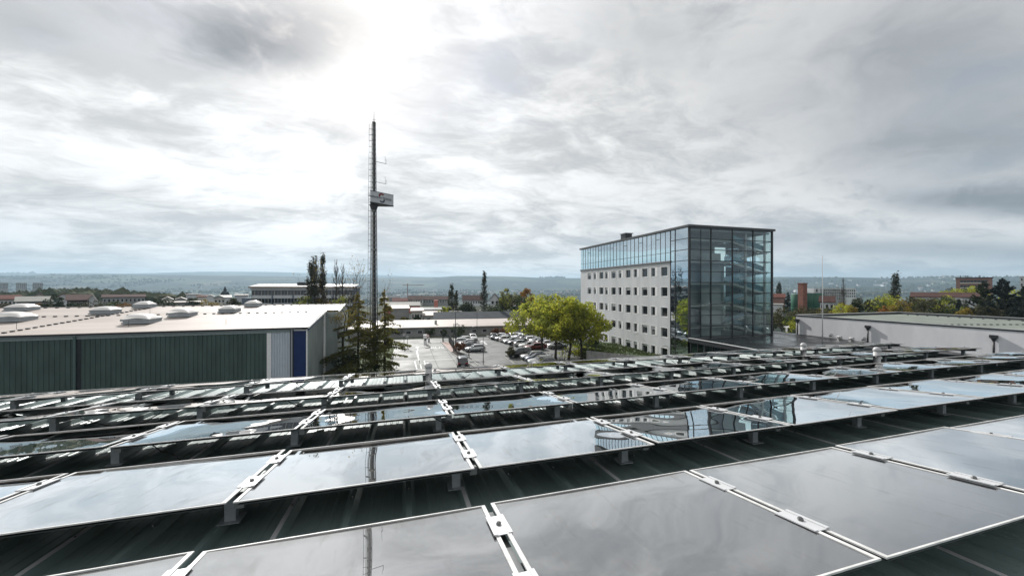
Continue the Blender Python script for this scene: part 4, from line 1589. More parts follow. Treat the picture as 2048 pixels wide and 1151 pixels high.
line(g2(833.5, 700), g2(836, 712), .3)
line(g2(836, 712), g2(840, 727), .22)
line(g2(790, 722.5), g2(910, 716.5), .22)
for (a, b) in (((829, 720), (848, 719.5)), ((829, 720), (834, 738)), ((848, 719.5), (853, 737)), ((834, 738), (853, 737)), ((839, 720), (843, 737))):
    line(g2(*a), g2(*b), .2)
line(g2(825, 683.5), g2(882, 682.3), .25)
line(g2(870, 708), g2(890, 706.5), .15)
# arrow
ar = MB()
c = G(834.7, 695)
for (pts) in ([(-.12, -3), (.12, -3), (.12, .2), (-.12, .2)], [(-.55, .2), (.55, .2), (0, 2.4)]):
    ar.poly([(c.x + p[0], c.y + p[1], .013) for p in pts])
ar.build('arrow_marking', M_MARK, yard)
bus = text_mesh('BUS', 1.7)
bus.materials.append(M_MARK)
c = G(874.5, 694.6)
bo = link('bus_lettering', bus, yard, (c.x, c.y, .013), (0, 0, R(-4)))
bo.scale = (1.0, 1.75, 1.0)
# bay lines in the car park
for k in range(8):
    y = 73 + k * 2.6
    line((11.9, y), (16.9, y), .12, .016)
for k in range(9):
    line((28.2 - k * .48, 70.3 + k * 2.55), (33.4 - k * .48, 70.6 + k * 2.55), .12, .016)
mk = MB()
c = G(968, 684)
for (pts) in ([(-.2, -3.2), (.2, -3.2), (.2, 1), (-.2, 1)], [(-.8, 1), (.8, 1), (0, 3.4)]):
    mk.poly([(c.x + p[0], c.y + p[1], .0165) for p in pts])
mk.build('arrow_marking', M_MARK, yard)


def kerb(pts, w=.16, h=.12, nm='kerb'):
    pts = [Vector((*p, 0)) for p in pts]
    mb = MB()
    for a, b in zip(pts, pts[1:]):
        mb.bar(a + Vector((0, 0, h / 2)), b + Vector((0, 0, h / 2)), w, h)
    o = mb.build(nm, M_CONC)
    return struct(o)


kerb([g2(881, 682.5), g2(889, 690), g2(901, 704), g2(913, 712), g2(928, 721), g2(952, 735), g2(965, 745)])
kerb([g2(929, 708), g2(940, 714), g2(956, 730)])
kerb([g2(1008, 713), g2(1024, 724), g2(1036, 733)])
slab('pavement', [g2(883, 683), g2(897, 684), g2(909, 702), g2(902, 703.6)], 0.0, .10, M_PINK)['kind'] = 'structure'
slab('planting_bed', [g2(902, 703.8), g2(910, 701), g2(926, 706), g2(928, 708), g2(935, 713), g2(914, 711.5)], 0, .09, M_SOIL)['kind'] = 'structure'
slab('planting_bed', [g2(1010, 711), g2(1024, 708.5), g2(1036, 712), g2(1034, 717)], 0, .09, M_SOIL)['kind'] = 'structure'
slab('traffic_island', [g2(848, 688), g2(854, 687.5), g2(859, 695), g2(851, 695.6)], 0, .13, M_CONC)['kind'] = 'structure'
slab('traffic_island', [g2(803, 690), g2(816, 689.5), g2(818, 697), g2(806, 698)], 0, .13, M_CONC)['kind'] = 'structure'


# ------------------------------------------------------------------ cars
CARM = {}


def paint(nm, c, metal=0.5):
    return pm('car_paint_' + nm, c, tuple(x * .92 for x in c), 1.0, rough=0.28, metal=metal, coat=0.8)


PAINTS = {'silver': paint('silver', (0.50, 0.51, 0.52), .6), 'white': paint('white', (0.78, 0.78, 0.77), 0), 'black': paint('black', (0.012, 0.012, 0.014), .2),
          'dark grey': paint('grey', (0.06, 0.065, 0.07), .5), 'dark red': paint('red', (0.16, 0.012, 0.012), .2), 'dark blue': paint('blue', (0.015, 0.03, 0.09), .3),
          'light grey': paint('lgrey', (0.36, 0.37, 0.38), .5)}
M_CGLASS = pm('car_glass', (0.012, 0.015, 0.017), rough=0.06, spec=1.0)
M_TYRE = pm('tyre', (0.015, 0.015, 0.015), rough=0.8)
M_RIM = pm('rim', (0.45, 0.45, 0.46), rough=0.35, metal=0.7)
M_HL = pm('headlight_lens', (0.72, 0.73, 0.74), rough=0.15)
M_TL = pm('tail_light_lens', (0.30, 0.012, 0.012), rough=0.2)
M_PLATE = pm('number_plate_white', (0.7, 0.7, 0.68), rough=0.5)

# kind: length, half width, stations of (x, belt z), greenhouse (x0 wind base, x1 wind top, x2 roof end, x3 rear base, roof z)
KIND = {
    'hatchback': (4.1, .86, [(-2.05, .62), (-1.98, .74), (-1.1, .90), (-.95, .93), (1.6, .98), (1.98, .95), (2.05, .70)], (-1.0, -.15, 1.45, 1.93, 1.47)),
    'saloon': (4.5, .88, [(-2.25, .58), (-2.15, .72), (-1.2, .88), (-1.0, .91), (1.25, .96), (2.15, .95), (2.25, .70)], (-1.05, -.2, .95, 1.6, 1.43)),
    'estate': (4.6, .89, [(-2.3, .58), (-2.2, .73), (-1.2, .89), (-1.0, .92), (1.6, .97), (2.22, .95), (2.3, .70)], (-1.05, -.25, 1.75, 2.18, 1.46)),
    'minivan': (4.7, .92, [(-2.35, .66), (-2.25, .82), (-1.45, 1.02), (-1.3, 1.05), (1.8, 1.08), (2.28, 1.05), (2.35, .75)], (-1.45, -.45, 1.85, 2.2, 1.76)),
    'suv': (4.5, .92, [(-2.25, .72), (-2.18, .90), (-1.2, 1.05), (-1.05, 1.08), (1.6, 1.12), (2.18, 1.08), (2.25, .80)], (-1.05, -.3, 1.6, 2.1, 1.70)),
}


def car_meshes(kind):
    if kind in CARM:
        return CARM[kind]
    Lc, hw, st, gh = KIND[kind]
    b = MB()
    rings = []
    for i, (x, zb) in enumerate(st):
        e = abs(x) / (Lc / 2)
        w_ = hw * (1 - .16 * max(0, e - .7) / .3)
        zl = .24 + (.10 if e > .97 else 0)
        ring = [(x, -w_ * .90, zl), (x, -w_, zl + .16), (x, -w_ * 1.0, zb * .72), (x, -w_ * .955, zb), (x, -w_ * .5, zb + .035), (x, w_ * .5, zb + .035),
                (x, w_ * .955, zb), (x, w_ * 1.0, zb * .72), (x, w_, zl + .16), (x, w_ * .90, zl)]
        rings.append([len(b.v) + q for q in range(10)])
        b.v += ring
    for i in range(len(rings) - 1):
        for q in range(9):
            b.f.append((rings[i][q], rings[i][q + 1], rings[i + 1][q + 1], rings[i + 1][q]))
        b.f.append((rings[i][9], rings[i][0], rings[i + 1][0], rings[i + 1][9]))
    b.f.append(tuple(rings[0]))
    b.f.append(tuple(rings[-1][::-1]))
    x0, x1, x2, x3, zr = gh
    zb0 = interp(st, x0) + .02
    zb3 = interp(st, x3) + .02
    wb, wr = hw * .93, hw * .72
    g = MB()
    base = [(x0, -wb * .93, zb0 - .04), (x3, -wb * .93, zb3 - .04), (x3, wb * .93, zb3 - .04), (x0, wb * .93, zb0 - .04)]
    top = [(x1, -wr, zr - .05), (x2, -wr, zr - .05), (x2, wr, zr - .05), (x1, wr, zr - .05)]
    g.v += base + top
    g.f += [(0, 1, 5, 4), (1, 2, 6, 5), (2, 3, 7, 6), (3, 0, 4, 7), (4, 5, 6, 7)]
    rf = MB()
    rr = []
    for (x, dz) in ((x1 - .06, -.07), (x1 + .25, -.005), ((x1 + x2) / 2, .015), (x2 - .2, -.01), (x2 + .08, -.07)):
        rr.append([len(rf.v) + q for q in range(5)])
        rf.v += [(x, -wr - .03, zr + dz - .06), (x, -wr * .9, zr + dz), (x, 0, zr + dz + .025), (x, wr * .9, zr + dz), (x, wr + .03, zr + dz - .06)]
    for i in range(4):
        for q in range(4):
            rf.f.append((rr[i][q], rr[i][q + 1], rr[i + 1][q + 1], rr[i + 1][q]))
    for sy in (-1, 1):      # pillars
        for (xa, za, xb, zb_) in ((x0, zb0, x1, zr - .05), ((x0 * .35 + x3 * .65) * .55 + .1, interp(st, .3) + .02, .25, zr - .05), (x3, zb3, x2, zr - .05)):
            rf.bar((xa, sy * wb * .94, za - .04), (xb, sy * (wr + .012), zb_), .09, .04)
    mi = MB()
    for sy in (-1, 1):
        mi.box(x0 + .25, sy * (hw * .97) - .09, zb0 + .02, x0 + .42, sy * (hw * .97) + .09, zb0 + .17)
    ty = MB()
    ty.lathe([(.20, -.10), (.30, -.105), (.32, -.07), (.32, .07), (.30, .105), (.20, .10)], 16)
    rm_ = MB().lathe([(.205, -.085), (.205, .085)], 10)
    hl = MB().box(-.10, -.20, -.075, .10, .20, .075)
    res = dict(body=b, glass=g, roof=rf, mirror=mi, tyre=ty, rim=rm_, hl=hl, st=st, gh=gh, L=Lc, hw=hw)
    CARM[kind] = res
    return res


CARCACHE = {}


def car(kind, colour, pos, rz, label, group='parked cars'):
    key = (kind, colour)
    if key not in CARCACHE:
        m = car_meshes(kind)
        P = PAINTS[colour]
        d = dict(body=m['body'].mesh('body', P, True), roof=m['roof'].mesh('roof', P, True), glass=m['glass'].mesh('windows', M_CGLASS),
                 mirror=m['mirror'].mesh('mirrors', P))
        for k, mt in (('tyre', M_TYRE), ('rim', M_RIM), ('hl', M_HL)):
            if k not in m or isinstance(m[k], MB):
                m[k + '_me'] = m[k].mesh({'tyre': 'wheel', 'rim': 'rim', 'hl': 'headlight'}[k], mt, k == 'tyre')
        m['tl_me'] = m['hl'].mesh('tail_light', M_TL)
        m['pl_me'] = MB().box(-.01, -.26, -.055, .01, .26, .055).mesh('number_plate', M_PLATE)
        CARCACHE[key] = d
    m, d = CARM[kind], CARCACHE[key]
    t = thing('parked_car', label, 'car', (pos[0], pos[1], 0), rz, group)
    link('body', d['body'], t)
    link('roof', d['roof'], t)
    link('windows', d['glass'], t)
    link('mirrors', d['mirror'], t)
    Lh, hw = m['L'] / 2, m['hw']
    for sx in (-Lh + .80, Lh - .80):
        for sy in (-1, 1):
            w_ = link('wheel', m['tyre_me'], t, (sx, sy * (hw - .08), .32), (R(90), 0, 0))
            link('rim', m['rim_me'], w_, (0, 0, -.028 * sy))
    zb = m['st'][1][1]
    for sy in (-1, 1):
        link('headlight', m['hl_me'], t, (-Lh + .07, sy * hw * .60, zb - .08))
        link('tail_light', m['tl_me'], t, (Lh - .07, sy * hw * .66, m['st'][-2][1] - .14))
    link('number_plate', m['pl_me'], t, (Lh + .01, 0, .55))
    link('number_plate', m['pl_me'], t, (-Lh - .01, 0, .42))
    return t


# left row, noses to the left, nearest first
lr = [('hatchback', 'silver', 'silver hatchback nearest in the row beside the red-brown shrub'), ('estate', 'black', 'black estate car second in the row behind the silver hatchback'),
      ('saloon', 'dark grey', 'dark grey car third in the row behind the silver hatchback'), ('hatchback', 'white', 'white hatchback fourth in the row behind the silver hatchback'),
      ('estate', 'silver', 'silver estate fifth in the row behind the silver hatchback'), ('hatchback', 'white', 'white hatchback at the far end of the row by the fence')]
c0 = G(950, 701.5)
for i, (k, c, lb) in enumerate(lr):
    car(k, c, (c0.x - .1 * i, c0.y + 2.65 * i), R(180 if i % 3 == 1 else 0) + R(random.uniform(-2, 2)), lb)
p = G(968, 667.5)
car('suv', 'white', (p.x, p.y), R(6), 'white off-road car parked alone in front of the long low building')
fr = [(848, 'white', 'hatchback', 'white hatchback seen nose-on behind the fence row'), (1060, 'dark grey', 'saloon', 'dark saloon facing the camera at the far end of the lot'),
      (1155, 'silver', 'hatchback', 'silver hatchback facing the camera right of the dark saloon'), (1255, 'white', 'hatchback', 'white hatchback facing the camera before the rusty shrub'),
      (1345, 'light grey', 'estate', 'light grey estate facing the camera, half behind the yellow-green trees')]
for (zx, c, k, lb) in fr:
    p = G(780 + zx * .1953, 620 + 290 * .1953 + (0 if zx > 900 else 2))
    car(k, c, (p.x, p.y), R(90 + random.uniform(-4, 4)), lb)
# middle double row
mid_a = ['dark red', 'white', 'silver', 'black', 'silver', 'white', 'silver', 'dark grey']
mid_b = ['silver', 'white', 'dark grey', 'silver', 'white', 'black', 'silver', 'white']
kinds = ['estate', 'saloon', 'hatchback', 'estate', 'saloon', 'hatchback', 'hatchback', 'saloon']
for i in range(8):
    x, y = 26.6 - .48 * i, 73.8 + 2.55 * i
    car(kinds[i], mid_a[i], (x, y), R(0 + random.uniform(-2, 2)) + (math.pi if i in (2, 5) else 0), '%s %s in the left file of the double row, %s from the near end' % (mid_a[i], kinds[i], ORD[i]))
for i in range(8):
    x, y = 31.9 - .48 * i, 74.2 + 2.55 * i
    car(kinds[-1 - i], mid_b[i], (x, y), R(180 + random.uniform(-2, 2)), '%s %s in the right file of the double row, %s from near end' % (mid_b[i], kinds[-1 - i], ORD[i]))
p = G(1041, 712.5)
car('minivan', 'black', (p.x, p.y), R(-8), 'large black minivan at the head of the near right row')
for i, (px, py, c, k) in enumerate(((1066, 717, 'silver', 'estate'), (1073, 721.5, 'dark blue', 'hatchback'), (1082, 726.5, 'white', 'estate'), (1089, 732, 'light grey', 'hatchback'))):
    p = G(px, py)
    car(k, c, (p.x, p.y), R(-6), '%s %s, %s of four in front of the black minivan' % (c, k, ORD[i]))
p = G(925, 731)
car('minivan', 'dark grey', (p.x, p.y), R(-97), 'grey van driving away in the lane behind the solar roof', None)
p = G(812, 676)
car('hatchback', 'silver', (-6.5, 82.0), R(10), 'silver hatchback half hidden behind the conifers')

# ------------------------------------------------------------------ street furniture
def lamp_post(px, py, top, lb, heads=1, thick=.07):
    b = G(px, py)
    t_ = b.x * SA + b.y * CA
    h = CAMZ + (575 - top) / F * t_
    t = thing('street_lamp', lb, 'lamp post', (b.x, b.y, 0), 0, 'lamp posts around the car park')
    MB().tube([(0, 0, 0), (0, 0, h * .5), (0, 0, h)], [thick, thick * .8, thick * .6], 8).build('post', M_DARK, t, smooth=True)
    if heads == 1:
        MB().bar((0, 0, h), (.7, -.1, h + .08), .05, .05).build('arm', M_DARK, t)
        MB().lathe([(.06, -.05), (.24, .0), (.20, .10), (.05, .14)], 10).build('lamp_head', M_LAMP, t, (.75, -.1, h + .02))
    else:
        MB().bar((-1.0, 0, h - .05), (1.0, 0, h - .05), .06, .06).build('arm', M_DARK, t)
        for s in range(heads):
            MB().box(-.35, -.25, -.06, .35, .25, .14).build('lamp_head', M_LAMP, t, (-1.0 + 2.0 * s / (heads - 1), 0, h + .05))
    return t


lamp_post(911, 701, 623, 'tall mast with three floodlights beside the fence', 3, .10)
lamp_post(907, 703, 647, 'short dark lamp post beside the fence with square head')
lamp_post(938, 715, 653, 'slim lamp post rising beside the silver hatchback')
lamp_post(954, 679, 620, 'tall thin lamp post in front of the long roof')
lamp_post(966.5, 727.5, 672, 'dark lamp post in the foreground between lane and car park')
lamp_post(1124, 719, 640, 'lamp post standing among the yellow-green trees')
lamp_post(1192, 716, 640, 'lamp post in front of the concrete retaining wall')
lamp_post(1036, 664, 611, 'far lamp with twin heads above the dark roof', 2)

t = thing('ticket_machine', 'white ticket machine on the island in the bus lane', 'ticket machine', (*g2(850.5, 688.5), .13))
MB().box(-.35, -.3, 0, .35, .3, 1.5).build('cabinet', M_WHITE, t)
MB().box(-.42, -.36, 1.5, .42, .36, 2.2).build('hood', M_WHITE, t)
MB().box(-.2, -.32, .9, .2, -.3, 1.3).build('screen', M_DARK, t)
for (px, py, h, lb) in ((856, 693, 2.6, 'round sign on a pole at the near end of the bus island'), (808, 694, 2.9, 'grey signal post at the left barrier'), (815, 696, 2.7, 'thin sign post right of the left barrier')):
    t = thing('traffic_sign', lb, 'sign post', (*g2(px, py), .13))
    MB().tube([(0, 0, 0), (0, 0, h)], .05, 8).build('post', M_DARK if px != 856 else M_LAMP, t)
    MB().lathe([(.30, -.015), (.30, .015)], 16).build('sign_disc', pm('sign_rim_red', (0.55, 0.10, 0.09), rough=0.5) if px == 856 else M_LAMP, t, (0, -.07, h - .25)).rotation_euler = (R(90), 0, 0)
    if px == 856:
        MB().lathe([(.20, -.004), (.20, .004)], 16).build('sign_field', M_WHITE, t, (0, -.092, h - .25)).rotation_euler = (R(90), 0, 0)
t = thing('barrier', 'closed white barrier arm across the bus lane', 'barrier', (*g2(858, 683.5), 0))
MB().box(-.2, -.2, 0, .2, .2, 1.1).build('pillar', M_LAMP, t)
MB().bar((0, 0, .95), (3.6, .2, .95), .06, .1).build('arm', M_WHITE, t)
t = thing('gate', 'dark sliding gate frame at the fence corner', 'gate', (*g2(886, 683.5), 0))
MB().box(-.14, -.1, 0, .14, .1, 2.6).build('post', M_DARK, t)
MB().box(3.2, -.08, 0, 3.3, .08, 2.4).build('post', M_DARK, t)
for z in (.3, 1.2, 2.3):
    MB().box(.14, -.03, z, 3.2, .03, z + .07).build('rail', M_DARK, t)
for i in range(12):
    MB().box(.3 + i * .24, -.015, .37, .33 + i * .24, .015, 2.3).build('bar', M_DARK, t)
fa, fb_ = Vector((*g2(897.5, 684), 0)), Vector((*g2(908, 702), 0))
t = thing('mesh_fence', 'dark bar fence between the pink pavement and the parked cars', 'fence', (0, 0, 0))
nn = 9
for i in range(nn + 1):
    p = fa.lerp(fb_, i / nn)
    MB().box(p.x - .04, p.y - .04, 0, p.x + .04, p.y + .04, 2.0).build('post', M_DARK, t)
for z in (.25, 1.1, 1.9):
    MB().bar(fa + Vector((0, 0, z)), fb_ + Vector((0, 0, z)), .04, .05).build('rail', M_DARK, t)
br = MB()
for i in range(100):
    p = fa.lerp(fb_, (i + .5) / 100)
    br.box(p.x - .012, p.y - .012, .25, p.x + .012, p.y + .012, 1.92)
bo_ = br.build('bars', M_DARK, t)
bo_['kind'] = 'stuff'
for i, (px, py) in enumerate(((1096, 713), (1104, 716), (1113, 719), (1120, 722), (1129, 725), (1140, 727))):
    o = MB().lathe([(.08, 0), (.08, .75), (.05, .85), (.02, .88)], 8).build('bollard', M_DARK, None, (*g2(px, py), 0))
    tag(o, 'thin dark bollard near the tree trunks, %s from the left' % ORD[i], 'bollard', 'bollards by the trees')

# retaining wall with planted bank beside the office
rw = thing('retaining_wall', 'board-marked concrete retaining wall of the planted bank beside the office', 'wall', (0, 0, 0))
wa, wb_ = G(1173, 720), G(1240, 745)
wa = Vector((wa.x, wa.y, 0))
pts = [(wa.x, wa.y), (wa.x + 9.5, wa.y - 10.0)]
n = 14
for i in range(n):
    a = Vector((*pts[0], 0)).lerp(Vector((*pts[1], 0)), i / n)
    b = Vector((*pts[0], 0)).lerp(Vector((*pts[1], 0)), (i + .96) / n)
    MB().bar(a + Vector((0, 0, .9 - .02 * i)), b + Vector((0, 0, .9 - .02 * i)), .22, 1.8).build('concrete_panel', M_CONC, rw)
bank = MB()
q = [Vector((*pts[0], 1.65)), Vector((*pts[1], 1.3)), Vector((XB - .05, pts[1][1] - 2, .8)), Vector((XB - .05, YG + 2, .7)), Vector((XB - .05, wa.y + 14, .8)), Vector((wa.x, wa.y + 13, 1.65))]
bank.poly([tuple(v) for v in q])
struct(bank.build('planted_bank', pm('ground_cover', (0.055, 0.09, 0.03), (0.035, 0.055, 0.02), 1.0, rough=0.9, bump=0.15, bscale=3)))

# ------------------------------------------------------------------ vegetation
def leaves_mesh(name, cen, nrm_bias, size, mat, rng, aspect=.7):
    """one small bent leaf card (two triangles sharing an edge) at every point of cen"""
    n = len(cen)
    a = rng.normal(size=(n, 3))
    a[:, 2] *= nrm_bias
    a /= np.linalg.norm(a, axis=1)[:, None] + 1e-9
    b = rng.normal(size=(n, 3))
    b -= a * (a * b).sum(1)[:, None]
    b /= np.linalg.norm(b, axis=1)[:, None] + 1e-9
    s = size * rng.uniform(.6, 1.35, n)[:, None]
    c = np.cross(a, b)
    v = np.empty((n, 4, 3))
    v[:, 0] = cen - a * s * .5
    v[:, 1] = cen + b * s * aspect * .5 + c * s * .12
    v[:, 2] = cen + a * s * .5
    v[:, 3] = cen - b * s * aspect * .5 + c * s * .12
    me = bpy.data.meshes.new(name)
    me.vertices.add(n * 4)
    me.vertices.foreach_set('co', v.reshape(-1))
    me.loops.add(n * 4)
    me.loops.foreach_set('vertex_index', np.arange(n * 4, dtype=np.int32))
    me.polygons.add(n)
    me.polygons.foreach_set('loop_start', np.arange(0, n * 4, 4, dtype=np.int32))
    me.polygons.foreach_set('loop_total', np.full(n, 4, dtype=np.int32))
    me.materials.append(mat)
    me.update()
    me.validate()
    return me


def crown_points(rng, clumps, n_per, spread):
    out = []
    for (c, r) in clumps:
        k = max(4, int(n_per * (r / spread) ** 2))
        d = rng.normal(size=(k, 3))
        d /= np.linalg.norm(d, axis=1)[:, None] + 1e-9
        rad = r * rng.uniform(.35, 1.0, k) ** .55
        out.append(np.array(c)[None, :] + d * rad[:, None] * np.array([1, 1, .8]))
    return np.concatenate(out)


def branchy(mb, p, d, ln, r, depth, rng, tips, spread=.6, up=.12, seg=5):
    """recursive tapered limbs"""
    pts, rads = [p], [r]
    q = Vector(p)
    for s in range(3):
        d = (d + Vector(rng.normal(size=3)) * .12 + Vector((0, 0, up * .3))).normalized()
        q = q + d * ln / 3
        pts.append(q.copy())
        rads.append(r * (1 - .10 * (s + 1)))
    mb.tube(pts, rads, seg if r > .03 else 3, cap=False)
    if depth == 0:
        tips.append(q)
        return
    nb = rng.integers(2, 4)
    for b in range(nb):
        nd = (d + Vector(rng.normal(size=3)) * spread + Vector((0, 0, up))).normalized()
        st = pts[-1] if b < 2 else pts[2]
        branchy(mb, st, nd, ln * rng.uniform(.62, .85), rads[-1] * .76, depth - 1, rng, tips, spread, up, max(3, seg - 1))


def broadleaf(name, label, cat, pos, H, CW, trunk_h, mats, seed, nleaf=4500, leaf=.32, group=None, gap=.5, depth=3, bark=None, lean=0, flat=1.0):
    rng = np.random.default_rng(seed)
    t = thing(name, label, cat, pos, 0, group)
    mb = MB()
    tips = []
    r0 = max(.05, H * .019)
    base = Vector((0, 0, -.1))
    top = Vector((rng.normal() * .15, rng.normal() * .15, trunk_h))
    mb.tube([base, base.lerp(top, .5) + Vector(rng.normal(size=3)) * .05, top], [r0 * 1.25, r0, r0 * .85], 8, cap=False)
    nl = 4 if H > 5 else 3
    ch = H - trunk_h
    for k in range(nl + 1):
        a = 2 * math.pi * (k + rng.uniform(0, .6)) / nl
        d = Vector((math.cos(a) * .75, math.sin(a) * .75, .75)) if k < nl else Vector((0, 0, 1))
        branchy(mb, top, d.normalized(), ch * .34, r0 * .55, depth - 1, rng, tips, .5, .2)
    mb.build('trunk', bark or M_BARK, t, smooth=True)
    # clumps: at the limb tips plus filling the crown shell
    clumps = []
    cz = trunk_h + ch * .48
    for q in tips:
        clumps.append((tuple(q), CW * rng.uniform(.10, .17)))
    for k in range(int(34 * gap * 2)):
        d = rng.normal(size=3)
        d /= np.linalg.norm(d)
        rr = rng.uniform(.45, 1.0) ** .5
        w_ = 1.0 - .25 * max(0, d[2])
        clumps.append(((d[0] * rr * CW * .46 * w_, d[1] * rr * CW * .46 * w_, cz + d[2] * rr * ch * .46 * flat), CW * rng.uniform(.09, .16)))
    tot = sum((c[1]) ** 2 for c in clumps)
    pts = []
    per = nleaf / tot
    P = crown_points(rng, clumps, per * (CW * .13) ** 2, CW * .13)
    m0 = mats[0]
    if len(mats) > 1:
        sel = np.array([mnoise.noise((p[0] * .35 + seed, p[1] * .35, p[2] * .35)) for p in P]) + rng.normal(size=len(P)) * .12 > .12
        link('crown', leaves_mesh('crown', P[~sel], 1, leaf, m0, rng), t)
        link('crown', leaves_mesh('crown', P[sel], 1, leaf, mats[1], rng), t)
    else:
        link('crown', leaves_mesh('crown', P, 1, leaf, m0, rng), t)
    return t


def conifer(name, label, pos, H, BW, mat, seed, group=None, z0=.12, droop=.25, card=.30, dens=1.0, ragged=.35, mat2=None):
    rng = np.random.default_rng(seed)
    t = thing(name, label, 'conifer', pos, 0, group)
    tr = MB().tube([(0, 0, -.1), (.05, 0, H * .5), (0, .03, H)], [H * .016, H * .010, .015], 8)
    tr.build('trunk', M_BARK, t, smooth=True)
    br = MB()
    P = []
    nw = int(H * 2.3)
    for k in range(nw):
        u = k / (nw - 1)
        z = H * (z0 + (1 - z0) * u)
        ln0 = BW * .5 * (1 - u) ** .75 + .12
        for b in range(rng.integers(3, 6)):
            if rng.random() < ragged * .4:
                continue
            a = rng.uniform(0, 6.283)
            ln = ln0 * rng.uniform(1 - ragged, 1.12)
            pts = []
            for s in range(5):
                v = s / 4
                pts.append(Vector((math.cos(a) * ln * v, math.sin(a) * ln * v, z + ln * (.10 * v - droop * v * v * 1.2 + .12 * v ** 3))))
            br.tube(pts, [.035 * (1 - .8 * s / 4) * (H / 12) for s in range(5)], 3, cap=False)
            npt = int(ln * 26 * dens * rng.uniform(.35, 1.25))
            for q in range(npt):
                v = rng.uniform(.12, 1.0) ** .8
                i = min(3, int(v * 4))
                p = pts[i].lerp(pts[i + 1], v * 4 - i)
                w_ = .28 * ln * (1 - v * .6)
                side = rng.normal() * w_ * .55
                P.append((p.x - math.sin(a) * side, p.y + math.cos(a) * side, p.z - abs(rng.normal()) * .16))
    br.build('branches', M_BARK, t)
    P = np.array(P)
    if mat2 is not None:
        sel = (P[:, 2] / H + rng.normal(size=len(P)) * .2) > .55
        link('crown', leaves_mesh('crown', P[~sel], .6, card, mat, rng, .35), t)
        link('crown', leaves_mesh('crown', P[sel], .6, card, mat2, rng, .35), t)
    else:
        link('crown', leaves_mesh('crown', P, .6, card, mat, rng, .35), t)
    return t


def poplar(name, label, pos, H, BW, mat, seed, leaf=.35, dens=1.0, group=None, bare=.0):
    rng = np.random.default_rng(seed)
    t = thing(name, label, 'poplar', pos, 0, group)
    mb = MB().tube([(0, 0, -.2), (0, 0, H * .5), (.1, 0, H * .97)], [H * .014, H * .009, .02], 7)
    P = []
    for k in range(int(H * 5.0)):
        u = rng.uniform(.12, .97)
        z = H * u
        a = rng.uniform(0, 6.283)
        ln = H * .16 * (1 - .45 * u)
        sp = BW * .5 * (1 - abs(u - .38) * 1.15) * rng.uniform(.55, 1.0)
        e = Vector((math.cos(a) * sp, math.sin(a) * sp, z + ln))
        mid_ = Vector((math.cos(a) * sp * .75, math.sin(a) * sp * .75, z + ln * .4))
        mb.tube([(0, 0, z), mid_, e], [.07 * (1 - u) + .04, .055, .025], 3, cap=False)
        if rng.random() < bare:
            continue
        npt = int(20 * dens * rng.uniform(.3, 1.4))
        for q in range(npt):
            v = rng.uniform(.1, 1)
            p = Vector((0, 0, z)).lerp(mid_, v * 2) if v < .5 else mid_.lerp(e, v * 2 - 1)
            P.append((p.x + rng.normal() * .25, p.y + rng.normal() * .25, p.z + rng.normal() * .4))
    mb.build('trunk', M_BARK, t)
    if P:
        link('crown', leaves_mesh('crown', np.array(P), 1, leaf, mat, rng), t)
    return t


def bare_tree(name, label, pos, H, seed, mat=None, leafm=None, nleaf=400, spread=.42, group=None, leaf=.25):
    rng = np.random.default_rng(seed)
    t = thing(name, label, 'tree', pos, 0, group)
    mb = MB()
    tips = []
    top = Vector((0, 0, H * .25))
    mb.tube([(0, 0, -.1), top], [H * .016, H * .012], 7, cap=False)
    for k in range(4):
        a = k * 1.6 + rng.uniform(0, .8)
        branchy(mb, top, Vector((math.cos(a) * .35, math.sin(a) * .35, 1)).normalized(), H * .26, H * .007, 4, rng, tips, spread, .35, 4)
    mb.build('trunk', mat or M_BARK, t)
    if leafm is not None:
        T = np.array([tuple(q) for q in tips])
        P = T[rng.integers(0, len(T), nleaf)] + rng.normal(size=(nleaf, 3)) * .3
        link('crown', leaves_mesh('crown', P, 1, leaf, leafm, rng), t)
    return t


L_YG = leafmat('leaf_yellow_green', (0.60, 0.56, 0.07), (0.27, 0.34, 0.05), .55)
L_YG2 = leafmat('leaf_olive', (0.34, 0.34, 0.06), (0.16, 0.20, 0.035), .5)
L_DK = leafmat('leaf_dark_green', (0.040, 0.060, 0.020), (0.022, 0.034, 0.013), .2)
L_GR = leafmat('leaf_mid_green', (0.085, 0.115, 0.028), (0.045, 0.065, 0.018), .25)
L_BR = leafmat('leaf_brown_green', (0.095, 0.085, 0.035), (0.055, 0.055, 0.024), .2)
L_YE = leafmat('leaf_yellow', (0.34, 0.24, 0.03), (0.17, 0.14, 0.025), .35)
L_OR = leafmat('leaf_orange', (0.40, 0.17, 0.03), (0.22, 0.11, 0.025), .3)
L_RED = leafmat('leaf_rust', (0.19, 0.075, 0.03), (0.10, 0.045, 0.022), .2)
L_CON = leafmat('needle_olive', (0.20, 0.205, 0.055), (0.085, 0.10, 0.03), .6)
L_CON2 = leafmat('needle_autumn', (0.34, 0.27, 0.07), (0.14, 0.135, 0.04), .6)
L_CEDAR = leafmat('needle_blue_green', (0.020, 0.035, 0.024), (0.010, 0.018, 0.014), .08)
L_POP = leafmat('leaf_poplar', (0.055, 0.060, 0.022), (0.028, 0.034, 0.014), .2)


def ground_at(px, t):
    p = W(px, 575, t)
    return (p.x, p.y, terrain(p.x, p.y))


def height_to(ytop, t, pos):
    return CAMZ + (575 - ytop) / F * t - pos[2]


